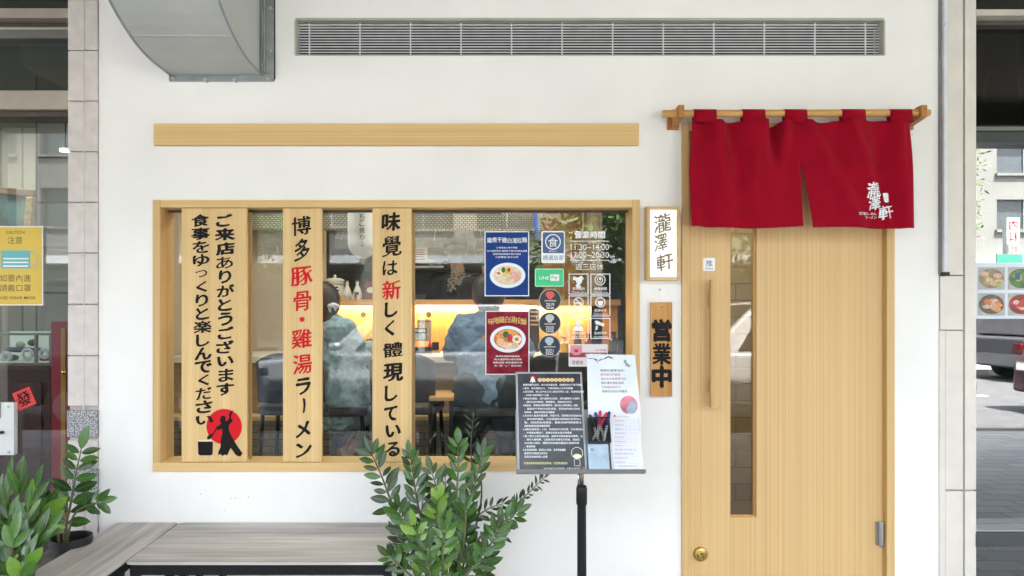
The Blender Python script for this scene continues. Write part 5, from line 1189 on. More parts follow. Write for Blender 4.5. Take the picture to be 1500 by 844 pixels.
# ------------------------------------------------------------------ people
def body(name, mat, parent, caps, voxel=.014, extra=None):
    m = M()
    for p0, r0, p1, r1 in caps: m.capsule(p0, r0, p1, r1, 14)
    o = m.build(name, mat, parent)
    r = o.modifiers.new('remesh', 'REMESH'); r.mode = 'VOXEL'; r.voxel_size = voxel; r.use_smooth_shade = True
    s = o.modifiers.new('smooth', 'SMOOTH'); s.factor = .6; s.iterations = 5
    return o
skin = plain('skin', (.52, .31, .21), .55, var=.08); hairm = plain('dark_hair', (.018, .012, .010), .5, var=.4, scale=60, bump=.5, bscale=150)
fold = bpy.data.textures.new('cloth_folds', 'CLOUDS'); fold.noise_scale = .075; fold.noise_depth = 2
def drape(o, k=.035):
    d = o.modifiers.new('folds', 'DISPLACE'); d.texture = fold; d.strength = k; d.mid_level = .5; d.texture_coords = 'GLOBAL'; return o
def hand(c, d, up, r=1.0):
    """palm at c pointing along d, back of the hand along up: palm, thumb and four unequal curled fingers"""
    c, d, up = Vector(c), Vector(d).normalized(), Vector(up).normalized(); s = d.cross(up).normalized(); L = []
    for k, w in enumerate((-.030, -.010, .010, .030)):
        a = c + s * w * .6; b = c + d * .075 + s * w; L.append((a, .015, b, .011))
        ln = (.058, .066, .062, .048)[k]; m1 = b + d * ln * .5 - up * .010; m2 = b + d * ln * .82 - up * .032
        L += [(b, .0095, m1, .0085), (m1, .0085, m2, .0075)]
    t0 = c + d * .02 + s * -.030; t1 = t0 + (d * .6 - s * .8).normalized() * .035; t2 = t1 + d * .028 - up * .01
    return L + [(t0, .013, t1, .0105), (t1, .0105, t2, .009)]
def head(c, face, up=Vector((0, 0, 1))):
    """a head with chin, nose, ears, mouth; face is the way it looks"""
    c = Vector(c); f = Vector(face).normalized(); s = f.cross(up).normalized()
    L = [(c + up * .015 - f * .018, .092, c + up * .01 + f * .015, .085), (c - up * .045 + f * .03, .060, c - up * .08 + f * .055, .034),
         (c + f * .09 + up * .01, .009, c + f * .112 - up * .022, .013), (c - up * .055 + f * .092 - s * .014, .008, c - up * .055 + f * .092 + s * .014, .008)]
    for q in (-1, 1): L += [(c + s * q * .080 - up * .02, .012, c + s * q * .088 + up * .012, .016), (c + s * q * .032 + f * .078 + up * .030, .012, c + s * q * .04 + f * .075 + up * .032, .011)]
    return L
def eyes(t, c, face, up=Vector((0, 0, 1))):
    c = Vector(c); f = Vector(face).normalized(); s = f.cross(up).normalized()
    for q in (-1, 1):
        e = c + s * q * .032 + f * .083 + up * .008; M().ball(e, .0105).build('eye', plain('eye', (.05, .03, .02), .2, var=0), t, smooth=True)
V = Vector
# seated woman in a pale blue coat
y0 = 1.0
wx = PX(476, y0); hc = V((wx, y0, PZ(443, y0) - .0))
t = thing('person', 'seated woman in a pale blue coat with a white clip in her dark hair', 'person', (wx, y0, 0))
fw = V((.55, .8, -.25)).normalized()
sh = V((wx + .02, y0, hc.z - .27)); hip = V((PX(492, y0), y0 + .02, .75))
sR, sL = V((PX(502, .92), .90, PZ(484, .92))), V((wx - .14, y0 + .12, PZ(484, .95)))
elR = V((PX(523, .98), 1.02, PZ(520, .98))); haR = V((PX(541, 1.3), 1.34, .955))
elL = V((wx - .08, 1.2, .98)); haL = V((wx + .12, 1.42, .96))
kR, kL = V((PX(534, 1.2), 1.20, .70)), V((PX(522, 1.25), 1.25, .71)); aR, aL = V((PX(497, 1.15), 1.16, .33)), V((PX(510, 1.22), 1.22, .36))
bodycaps = head(hc, fw) + [(hc - V((0, 0, .08)), .048, sh + V((0, 0, .06)), .055), (sh, .10, hip, .12)]
bodycaps += [(sR, .05, elR, .042), (elR, .042, haR, .028)] + hand(haR, (.8, .3, -.1), (0, 0, 1))
bodycaps += [(sL, .05, elL, .042), (elL, .042, haL, .028)] + hand(haL, (.8, .3, -.1), (0, 0, 1))
bodycaps += [(hip + V((.05, -.02, -.02)), .088, kR, .06), (kR, .055, aR, .036), (hip + V((-.02, .06, -.02)), .088, kL, .06), (kL, .055, aL, .036)]
bodycaps += [(aR, .036, aR + V((.05, .02, -.05)), .035), (aL, .036, aL + V((.05, .02, -.05)), .035)]
body('body', skin, t, bodycaps, .012)
coat = plain('coat_blue', (.25, .36, .41), .85, var=.28, scale=40, bump=.8, bscale=12, bdist=.03, spec=.15)
drape(body('coat', coat, t, [(sh + V((0, 0, .03)), .10, sh - V((0, 0, .15)), .145), (sR, .085, sL, .085), (sh - V((-.02, 0, .1)), .15, hip, .165), (sR, .082, elR, .070), (elR, .070, elR.lerp(haR, .85), .050), (sL, .082, elL, .070), (elL, .070, elL.lerp(haL, .85), .05),
     (hip, .16, hip + V((.02, .02, -.12)), .165), (hip + V((.08, .02, 0)), .14, hip + V((.10, .06, -.13)), .14), (hip + V((-.06, .02, 0)), .14, hip + V((-.08, .02, -.15)), .14), (hc - V((0, -.01, .125)), .075, hc - V((-.03, .0, .15)), .095)], .011), .05)
body('trousers', plain('navy_cloth', (.02, .03, .055), .8, var=.2), t, [(hip + V((.05, -.02, -.02)), .10, kR, .075), (kR, .072, aR + V((0, 0, .06)), .052), (hip + V((-.02, .06, -.02)), .10, kL, .072), (kL, .070, aL + V((0, 0, .06)), .05)], .013)
for a in (aR, aL): body('shoe', plain('trainer', (.10, .05, .05), .6, var=.5, scale=50), t, [(a + V((-.02, 0, -.05)), .042, a + V((.10, .03, -.075)), .036), (a + V((-.02, 0, .02)), .044, a + V((-.01, 0, -.05)), .046)], .010)
body('hair', hairm, t, [(hc + V((-.012, -.022, .03)), .100, hc + V((.0, -.02, .0)), .100), (hc + V((-.03, -.05, -.02)), .075, hc + V((-.01, -.07, -.15)), .045), (hc + V((.01, -.075, .0)), .05, hc + V((.03, -.085, -.10)), .030)], .011)
q = V((PX(489, .88), .885, PZ(451, .88)))
body('hair_clip', plain('clip_white', (.7, .72, .76), .25, var=.5, scale=60), t, [(q + V((-.03, 0, .012)), .011, q + V((.0, -.008, .018)), .015), (q + V((0, -.008, .018)), .015, q + V((.034, 0, .004)), .010), (q + V((-.03, 0, .006)), .009, q + V((-.022, 0, -.022)), .009), (q + V((.0, 0, .004)), .009, q + V((.01, 0, -.016)), .008)], .007)
eyes(t, hc, fw)
# customer in the blue shirt
t = thing('person', 'seated customer in a slate blue shirt leaning on the counter behind the red poster', 'person', (PX(715, 1.05), 1.05, 0))
y0 = 1.02; hc = V((PX(716, y0), y0 + .03, PZ(432, y0))); fw = V((.1, .95, -.3)).normalized()
sh = V((PX(712, y0), y0, PZ(482, y0))); hip = V((PX(716, y0), y0 - .03, .74))
sL, sR = V((PX(682, y0), y0, PZ(480, y0))), V((PX(745, y0), y0, PZ(480, y0)))
elL = V((PX(666, 1.08), 1.10, PZ(513, 1.08))); haL = V((PX(690, 1.35), 1.38, .955)); elR = V((PX(764, 1.08), 1.1, PZ(515, 1.08))); haR = V((PX(745, 1.35), 1.38, .955))
kL, kR = V((PX(694, 1.25), 1.26, .68)), V((PX(738, 1.25), 1.26, .68)); aL, aR = V((PX(688, 1.2), 1.22, .30)), V((PX(742, 1.2), 1.22, .30))
bc = head(hc, fw) + [(hc - V((0, 0, .08)), .052, sh + V((0, 0, .05)), .058), (sh, .11, hip, .12), (sL, .05, elL, .042), (elL, .042, haL, .03), (sR, .05, elR, .042), (elR, .042, haR, .03)] + hand(haL, (.5, .7, -.1), (0, 0, 1)) + hand(haR, (-.5, .7, -.1), (0, 0, 1))
bc += [(hip + V((-.08, 0, 0)), .09, kL, .06), (kL, .058, aL, .04), (hip + V((.08, 0, 0)), .09, kR, .06), (kR, .058, aR, .04), (aL, .04, aL + V((0, .05, -.06)), .035), (aR, .04, aR + V((0, .05, -.06)), .035)]
body('body', skin, t, bc, .012)
drape(body('shirt', plain('slate_shirt', (.17, .25, .37), .8, var=.15, scale=9, bump=1, bscale=8, bdist=.04, spec=.1), t, [(sh + V((0, 0, .01)), .115, hip, .145), (sL, .085, sR, .085), (sL, .088, elL, .078), (elL, .078, elL.lerp(haL, .7), .058), (sR, .088, elR, .078), (elR, .078, elR.lerp(haR, .7), .058), (sh - V((.08, 0, .05)), .11, hip - V((.06, 0, 0)), .12), (sh - V((-.08, 0, .05)), .11, hip + V((.06, 0, 0)), .12)], .011), .045)
body('trousers', plain('slate_cloth', (.03, .045, .06), .85, var=.15), t, [(hip + V((-.07, 0, -.05)), .135, kL, .085), (kL, .08, aL + V((0, 0, .04)), .058), (hip + V((.07, 0, -.05)), .135, kR, .085), (kR, .08, aR + V((0, 0, .04)), .058), (hip + V((-.09, -.02, 0)), .13, hip + V((-.12, .03, -.18)), .12), (hip + V((.09, -.02, 0)), .13, hip + V((.12, .03, -.18)), .12)], .013)
for a in (aL, aR): body('shoe', plain('white_trainer', (.5, .5, .5), .6), t, [(a + V((0, -.02, -.055)), .042, a + V((0, .11, -.075)), .036)], .010)
body('hair', hairm, t, [(hc + V((0, -.02, .03)), .104, hc + V((0, -.02, .0)), .102), (hc + V((0, -.05, .0)), .085, hc + V((0, -.045, -.07)), .07)], .011)
eyes(t, hc, fw)
# cooks
blk = plain('black_shirt', (.014, .014, .016), .8, var=.2, scale=9, bump=.5, bscale=16)
def cook(label, hx, hy, hz, tw, txt):
    t = thing('person', label, 'person', (hx, hy, 0)); hc = V((hx, hy, hz)); fw = V((.12 * tw, .97, -.2)).normalized()
    sh = hc + V((.03, -.02, -.30)); hip = hc + V((.03, 0, -.80)); sL, sR = sh + V((-.17, 0, .03)), sh + V((.17, 0, .03))
    eL, eR = sL + V((-.07, .06, -.27)), sR + V((.07, .06, -.27)); hL, hR = eL + V((.05, .26, -.02)), eR + V((-.05, .26, -.02))
    kL, kR, aL, aR = hip + V((-.10, .02, -.42)), hip + V((.10, .02, -.42)), V((hx - .08, hy, .09)), V((hx + .14, hy, .09))
    b = head(hc, fw) + [(hc - V((0, 0, .08)), .052, sh + V((0, 0, .05)), .06), (sh, .11, hip, .12), (sL, .05, eL, .043), (eL, .043, hL, .03), (sR, .05, eR, .043), (eR, .043, hR, .03)] + hand(hL, (.2, .9, -.2), (0, 0, 1)) + hand(hR, (-.2, .9, -.2), (0, 0, 1))
    b += [(hip + V((-.09, 0, 0)), .10, kL, .065), (kL, .06, aL, .045), (hip + V((.09, 0, 0)), .10, kR, .065), (kR, .06, aR, .045)]
    body('body', skin, t, b, .013)
    drape(body('shirt', blk, t, [(sh, .13, hip, .15), (sL, .085, sR, .085), (sL, .09, eL, .075), (sR, .09, eR, .075), (sh + V((-.08, 0, -.05)), .12, hip + V((-.06, 0, 0)), .13), (sh + V((.08, 0, -.05)), .12, hip + V((.06, 0, 0)), .13)], .014), .03)
    body('trousers', blk, t, [(hip + V((-.08, 0, -.02)), .12, kL, .085), (kL, .08, aL + V((0, 0, .05)), .065), (hip + V((.08, 0, -.02)), .12, kR, .085), (kR, .08, aR + V((0, 0, .05)), .065)], .015)
    for a in (aL, aR): body('shoe', blackm, t, [(a + V((0, -.02, -.04)), .045, a + V((0, .12, -.05)), .04)], .011)
    body('cap', plain('cook_cap', (.010, .011, .012), .7, var=.2), t, [(hc + V((0, -.012, .05)), .103, hc + V((0, .005, .072)), .095), (hc + V((0, .04, .05)), .09, hc + V((0, .10, .045)), .05)], .011)
    body('hair', hairm, t, [(hc + V((0, -.028, .0)), .096, hc + V((0, -.03, -.035)), .075)], .012)
    eyes(t, hc, fw)
    if txt:
        m = M()
        for c, px, py, w, h in txt:
            q = P(px, py, hy - .2); k_ = (D + hy - .2) / F
            put(m, c, q.x, q.z, w * k_, h * k_, hy - .20, nib=.04, rot=R(-4), shear=.15, fit=True, rnd=.02)
        m.build('shirt_lettering', plain('bone_ink', (.42, .40, .33), .7, var=0), t)
cook('cook in black cap and black shirt with bone white calligraphy on the back', PX(668, 2.55), 2.55, PZ(368, 2.55), 1, [("拉", 667, 397, 14, 15), ("立", 676, 396, 12, 12), ("麵", 672, 411, 14, 14), ("製", 683, 410, 12, 14), ("家", 662, 416, 13, 22), ("食", 685, 424, 10, 14)])
cook('second cook in a black cap half hidden by the blue poster', PX(714, 2.4), 2.4, PZ(372, 2.4), -1, None)

# ------------------------------------------------------------------ neighbour shop on the left
LGY = .12
lw = thing('neighbour_window', 'dark reflecting glass front with bronze rails left of the tiled column', 'window', (PX(50), LGY, -.2))
bronze = plain('bronze_rail', (.40, .35, .29), .35, metal=.3, var=.12)
LX0 = -4.2; LX1 = ca + .004
def bar(t, a, b, mat, y0=-.0, y1=.14, n='rail', x0=LX0, x1=None, yy=0.0): return M().box(x0, x1 if x1 else LX1, y0, y1, PZ(b), PZ(a)).build(n, mat, t, bevel=.002)
bar(lw, 12, 26, bronze); bar(lw, 37, 40.5, plain('pale_rail', (.36, .34, .29), .4), .02); bar(lw, 27, 36.5, darkm, .05); bar(lw, 132.5, 160, bronze, .0); bar(lw, 161, 168, darkm, .03)
M().box(LX0, LX1, LGY - .003, LGY + .003, PZ(36), 3.19).build('pane', glassr, lw)
M().box(LX0, LX1, LGY - .003, LGY + .003, PZ(132.3), PZ(40.7)).build('pane', glassr, lw)
M().box(LX0, LX1, LGY - .003, LGY + .003, -.15, PZ(168.2)).build('pane', glass('door_glass_left', (.86, .88, .86), 1.06), lw)
M().box(LX0, LX1, .0, .14, -.2, -.151).build('threshold', bronze, lw)
S_('left_shop_floor', plain('maroon_floor', (.055, .022, .018), .5, var=.2), (-5, -1.98, .17, 3.5, -.19, -.1))
S_('left_shop_ceiling', plain('panel_ceiling', (.26, .27, .25), .7), (-5, -1.98, .17, 3.5, 2.55, 2.65))
wains = brickmat('grooved_panelling', (.34, .33, .27), (.31, .30, .25), (.16, .155, .13), .16, 4.0, .008, .6, rot=(R(90), 0, 0), offset=0)
S_('left_shop_back_wall', wains, (-5, -2.3, 2.0, 2.1, -.1, 2.55))
wall2 = brickmat('panel_grid_wall', (.30, .30, .27), (.28, .28, .255), (.12, .12, .11), .9, .26, .007, .6, rot=(R(90), 0, 0), offset=0)
S_('left_shop_side_wall', wall2, (PX(52, .9), -2.18, .9, 1.0, -.1, 2.55))
area('left_shop_light', (-3.2, 1.3, 2.54), 1.2, .3, 1.6, (1, .97, .9))
t = thing('ceiling_lamp', 'small bright ceiling lamp inside the left shop', 'lamp', (PX(97, .9), .9, PZ(221, .9)))
c = P(96, 222, .8); M().lathe([(.03, 0), (.03, .012)], tuple(c), 'Z', 16).build('disc', emit('cool_glow', (.95, 1, 1), .6), t); M().tube([(c.x, c.y, c.z + .012), (c.x, c.y, 2.55)], .004, 6).build('stem', blackm, t)
t = thing('framed_painting', 'gilt framed green landscape painting inside the left shop', 'painting', (PX(20, 1.6), 1.6, PZ(335, 1.6)))
t.rotation_euler = (0, R(5), 0)
a, b = P(-60, 345, 1.6), P(47, 276, 1.6)
gilt = plain('gilt_frame', (.34, .25, .12), .4, metal=.5, var=.3, scale=40); dfr = plain('dark_gilt', (.12, .075, .04), .5)
M().box(a.x, b.x, 1.58, 1.64, b.z - .05, b.z).build('frame', dfr, t, bevel=.006); M().box(b.x - .05, b.x - .0005, 1.581, 1.639, a.z, b.z - .0505).build('frame', gilt, t, bevel=.006); M().box(a.x, b.x - .0505, 1.581, 1.639, a.z, a.z + .05).build('frame', dfr, t, bevel=.006)
M().box(a.x, b.x - .051, 1.60, 1.62, a.z + .051, b.z - .0505).build('canvas', plain('painting_green', (.05, .14, .12), .4, var=.9, scale=7), t)
# yellow mask notice
t = posterthing('mask_notice', 'yellow caution notice with a face mask pictogram asking visitors to wear masks', 'notice', -22, 63, 331.5, 447.5, plain('notice_yellow', (.66, .46, .06), .45, var=.06), whitep, y=LGY - .012)
yN = LGY - .012; sN = (D + yN) / F; fN = lambda px, py: fp(px, py, yN)
M().box(PX(-16, yN), PX(58, yN), yN + .0015, LGY - .0035, PZ(440, yN), PZ(340, yN)).build('backing', whitep, t)
m = M()
for tx, x0, x1, cy, h in (("CAUTION", 9, 36, 340.5, 4.6), ("注意", 11, 33, 352, 10.5), ("如要內進", 0, 45.5, 407.5, 10.5), ("請戴口罩", 0, 45.5, 422, 10.5), ("PLEASE WEAR MASK", -10, 53, 436.3, 4.2)):
    a, b = fN(x0, cy), fN(x1, cy); line(m, tx, a[0], b[0], a[1], h * sN, yN - .0008, bold=.012)
m.build('lettering', plain('brown_ink', (.07, .05, .03), .5, var=0), t)
m = M(); a, b = fN(1.5, 393.5), fN(44.5, 367); m.sheet(rrect(a[0], b[0], a[1], b[1], .006), yN - .0008)
q = fN(46, 380); ring(m, [(q[0] + 9.5 * sN * math.cos(R(w)), q[1] + 12 * sN * math.sin(R(w))) for w in range(0, 360, 15)], [(q[0] + 8.2 * sN * math.cos(R(w)), q[1] + 10.7 * sN * math.sin(R(w))) for w in range(0, 360, 15)], yN - .0007)
q = fN(-1, 380); ring(m, [(q[0] + 9.5 * sN * math.cos(R(w)), q[1] + 12 * sN * math.sin(R(w))) for w in range(0, 360, 15)], [(q[0] + 8.2 * sN * math.cos(R(w)), q[1] + 10.7 * sN * math.sin(R(w))) for w in range(0, 360, 15)], yN - .0007)
m.build('mask_print', plain('mask_teal', (.13, .42, .42), .5, var=0), t)
m = M()
for cy in (379, 384.5, 390): a, b = fN(5, cy + 1), fN(42, cy - 1); m.box(a[0], b[0], yN - .0014, yN - .0009, a[1], b[1])
m.build('mask_pleats', white_ink, t)
# red diamond character
yD = LGY - .006; c = P(35.5, 584, yD); s2 = 15 * (D + yD) / F
t = thing('fortune_diamond', 'tilted red paper diamond with a black brushed character on the left glass', 'paper sign', (c.x, yD, c.z))
an = [R(90 + k * 90 - 22) for k in range(4)]
M().prism([(c.x + s2 * 1.28 * math.cos(w), c.z + s2 * 1.28 * math.sin(w)) for w in an], yD, yD + .001).build('paper', plain('fortune_red', (.62, .03, .03), .6, var=.1), t)
m = M(); put(m, "發", c.x, c.z, 21 * (D + yD) / F, 20 * (D + yD) / F, yD - .0005, nib=.04, rot=R(18), shear=.1, fit=True, rnd=.02); m.build('lettering', black_ink, t)
# lock plate
yL = LGY - .03; t = thing('lock_plate', 'white metal lock plate with screws on the left glass door', 'lock', (PX(10, yL), yL, PZ(667, yL)))
a, b = fp(-14, 667, yL), fp(20.5, 590, yL); M().prism(rrect(a[0], b[0], a[1], b[1], .003), yL, yL + .026).build('plate', plain('plate_white', (.62, .64, .62), .4, var=.03), t, bevel=.002)
for px, py in ((12.5, 595.5), (13, 662)):
    q = P(px, py, yL); M().lathe([(.0065, 0), (.0065, .003), (.003, .0045), (.0, .0045)], (q.x, yL, q.z), 'Y', 14).build('screw', steel, t, smooth=True, auto=40)
q = P(1.5, 633, yL); M().prism(rrect(q.x - .016, q.x + .016, q.z - .006, q.z + .006, .005), yL - .014, yL - .0005).build('latch', blackm, t, bevel=.002)
a, b = fp(-14, 613, yL), fp(1, 590, yL); M().box(a[0], b[0], yL - .004, yL - .0005, a[1], b[1]).build('inset', plain('inset_dark', (.06, .07, .07), .4), t)
# red door frame, counter, display
t = thing('red_door_frame', 'crimson door frame with an ochre strip inside the left shop', 'door frame', (PX(88, .5), .5, -.1))
a, b = P(75, 690, .3), P(104.5, 471, .3); M().box(a.x, b.x, .30, .36, -.09, b.z).build('jamb', plain('crimson_paint', (.30, .015, .035), .45, var=.15), t)
M().box(PX(89, .29), PX(95.5, .29), .29, .2995, -.09, PZ(481, .29)).build('strip', plain('ochre_paint', (.42, .19, .03), .4, var=.15), t); M().lathe([(.004, 0), (.012, .01), (.012, .014), (.001, .016)], (PX(96, .29), .289, PZ(545, .29)), 'Y', 12).build('knob', brass, t, smooth=True)
t = thing('shop_cabinet', 'dark maroon cabinet inside the left shop under the display case', 'cabinet', (PX(30, .9), .9, -.1))
mar = plain('maroon_lacquer', (.045, .015, .014), .35, var=.2)
M().box(-5, PX(74, .5), .5, .88, -.09, PZ(541, .5)).build('body', mar, t); M().box(-5, PX(74, .48), .48, .89, PZ(541, .48), PZ(536, .48)).build('top', plain('maroon_top', (.09, .03, .028), .3), t)
M().box(-5, PX(60, .492), .492, .4995, -.08, PZ(560, .49)).build('door', plain('maroon_door', (.06, .02, .018), .35), t)
t = thing('display_case', 'lit glass display case holding tools on the maroon cabinet', 'display case', (PX(30, .7), .7, PZ(536, .52)))
z0, z1 = PZ(535, .52), PZ(488, .52); x0_, x1_ = PX(-40, .52), PX(75, .52)
for (bx0) in ((x0_, x1_, .52, .54, z1 - .012, z1), (x0_, x1_, .52, .54, z0, z0 + .012), (x1_ - .012, x1_, .52, .54, z0 + .0125, z1 - .0125), (PX(50, .52), PX(50, .52) + .01, .52, .54, z0 + .0125, z1 - .0125)): M().box(*bx0).build('frame', plain('case_frame', (.16, .20, .19), .3), t)
M().box(x0_, x1_, .80, .82, z0, z1).build('backing', emit('case_glow', (.48, .56, .50), .03), t)
M().box(x0_, x1_, .545, .798, z0 + .002, z0 + .010).build('shelf', plain('case_white', (.6, .65, .6), .4), t)
for i, (px, py, r) in enumerate(((9, 523, 6.5), (40, 519, 7), (65, 518, 6))):
    q = P(px, py, .65); k_ = r * 3.65 / F; m = M(); m.tube([(q.x + k_ * math.cos(R(w)), .65, q.z + k_ * math.sin(R(w))) for w in range(0, 361, 20)], .009, 8, cap=False); m.build('ring_tool', plain('ring_white', (.35, .42, .5), .3), t, smooth=True)
for i, (px, py, rx, rz, col) in enumerate(((28, 512, 24, 4, (.02, .03, .05)), (54, 516, 8, 7, (.02, .03, .05)), (20, 524, 6, 4, (.1, .3, .28)), (66, 525, 7, 4, (.25, .04, .04)), (30, 505, 5, 5, (.3, .35, .25)), (48, 502, 6, 5, (.02, .06, .03)))):
    q = P(px, py, .7); M().ball(tuple(q), .01, 10, 6, (rx * .4, 3, rz * .4)).build('tool', plain('tool', col, .4, var=.3), t, smooth=True)

# ------------------------------------------------------------------ neighbour shop on the right
RGY = .09; RX0 = rb - .004; RX1 = 4.6
rw_ = thing('neighbour_window', 'tall reflecting glass front right of the cream column', 'window', (PX(1465), RGY, -.2))
def rbar(a, b, mat, y0, y1, n='rail'): return M().box(RX0, RX1, y0, y1, PZ(b), PZ(a)).build(n, mat, rw_, bevel=.002)
rbar(15, 24, plain('pale_head_rail', (.50, .47, .40), .5), -.01, .13); rbar(25, 31, darkm, .04, .13); rbar(191, 206, plain('black_rail', (.02, .025, .025), .35), .02, .12); rbar(184.5, 190.5, plain('olive_rail', (.14, .15, .13), .4), .01, .12)
rbar(780, 800, plain('grey_rail', (.055, .06, .065), .3), -.01, .12); rbar(777, 779.7, plain('bright_rail', (.3, .3, .33), .3, metal=.5), .0, .12)
darkpane = glass('tinted_glass', (.34, .40, .40), 2.3)
M().box(RX0, RX1, RGY - .003, RGY + .003, PZ(184.3), PZ(31.2)).build('pane', glass('transom_glass', (.22, .27, .27), 1.35), rw_)
M().box(RX0, RX1, RGY - .003, RGY + .003, PZ(776.8), PZ(206.2)).build('pane', darkpane, rw_)
M().box(RX0, RX1, RGY - .003, RGY + .003, -.2, PZ(800.2)).build('pane', darkpane, rw_)
M().box(RX0, RX1, RGY - .003, RGY + .003, PZ(14.8), 3.19).build('pane', glassr, rw_)
S_('right_shop_back_wall', plain('dim_wall', (.05, .055, .055), .8, var=.3, scale=1), (1.95, 5, 1.2, 1.3, -.2, 2.9))
S_('right_shop_ceiling', plain('dim_ceiling', (.22, .21, .18), .8), (1.95, 5, .17, 1.2, 2.9, 3.0))
S_('right_shop_floor', plain('dim_floor', (.06, .065, .08), .3, var=.2), (1.95, 5, .17, 1.2, -.3, -.2))
# curved arch line seen in the transom
t = thing('ceiling_pipe', 'pale looped hose hanging behind the right hand transom', 'hose', (PX(1462, .5), .5, PZ(165, .5)))
M().tube([P(1453, 100, .5), P(1444, 120, .5), P(1441, 140, .5), P(1449, 158, .5), P(1468, 165, .5), P(1487, 160, .5), P(1492, 145, .5), P(1489, 100, .5), P(1489, 40, .5)], .008, 8).build('hose', plain('hose_grey', (.36, .40, .38), .5), t, smooth=True)
# banner of food photographs
yB = RGY - .010; kB = (D + yB) / F
t = thing('food_photo_banner', 'white strip of printed food photographs on the right shop glass', 'banner', (PX(1470, yB), yB, PZ(467, yB)))
a, b = P(1429.5, 467, yB), P(1570, 385, yB); M().box(a.x, b.x, yB, yB + .0012, a.z, b.z).build('sheet', plain('banner_white', (.66, .70, .78), .4, var=.03), t)
for i, (px, py) in enumerate(((1452, 408), (1496, 408), (1452, 446), (1496, 446), (1540, 408), (1540, 446))):
    q = P(px, py, yB); w, h = 20 * kB, 16.5 * kB
    M().sheet(rrect(q.x - w, q.x + w, q.z - h, q.z + h, .002), yB - .0005).build('photo_print', plain('photo_bg', (.42, .43, .42), .5, var=.25, scale=30), t)
    M().sheet(circle(q.x, q.z, 18.5 * kB, 24, 14.5 * kB), yB - .0009).build('dish_print', plain('dish', ((.30, .25, .16), (.10, .2, .07), (.14, .10, .07), (.3, .04, .03), (.3, .3, .2), (.3, .2, .1))[i], .5, var=.4, scale=40), t)
    for j in range(9):
        dx, dz = random.uniform(-11, 11) * kB, random.uniform(-8, 8) * kB
        col = random.choice([[(.65, .38, .28), (.7, .45, .32), (.45, .42, .10)], [(.15, .35, .05), (.5, .5, .1), (.6, .35, .3)], [(.65, .18, .06), (.7, .3, .12), (.6, .42, .3)], [(.55, .05, .04), (.6, .2, .15), (.65, .5, .4)], [(.5, .4, .2)] * 3, [(.5, .3, .2)] * 3][i])
        M().sheet(circle(q.x + dx, q.z + dz, random.uniform(4, 7) * kB, 10, random.uniform(2.5, 4.5) * kB), yB - .0012 - j * .0001).build('topping_print', plain('food', col, .5, var=.3, scale=100), t)
m = M(); q = P(1490, 405, yB); m.sheet(rrect(q.x - .012, q.x + .012, q.z - .016, q.z + .016, .006), yB - .0035); m.build('price_tag', blu, t)

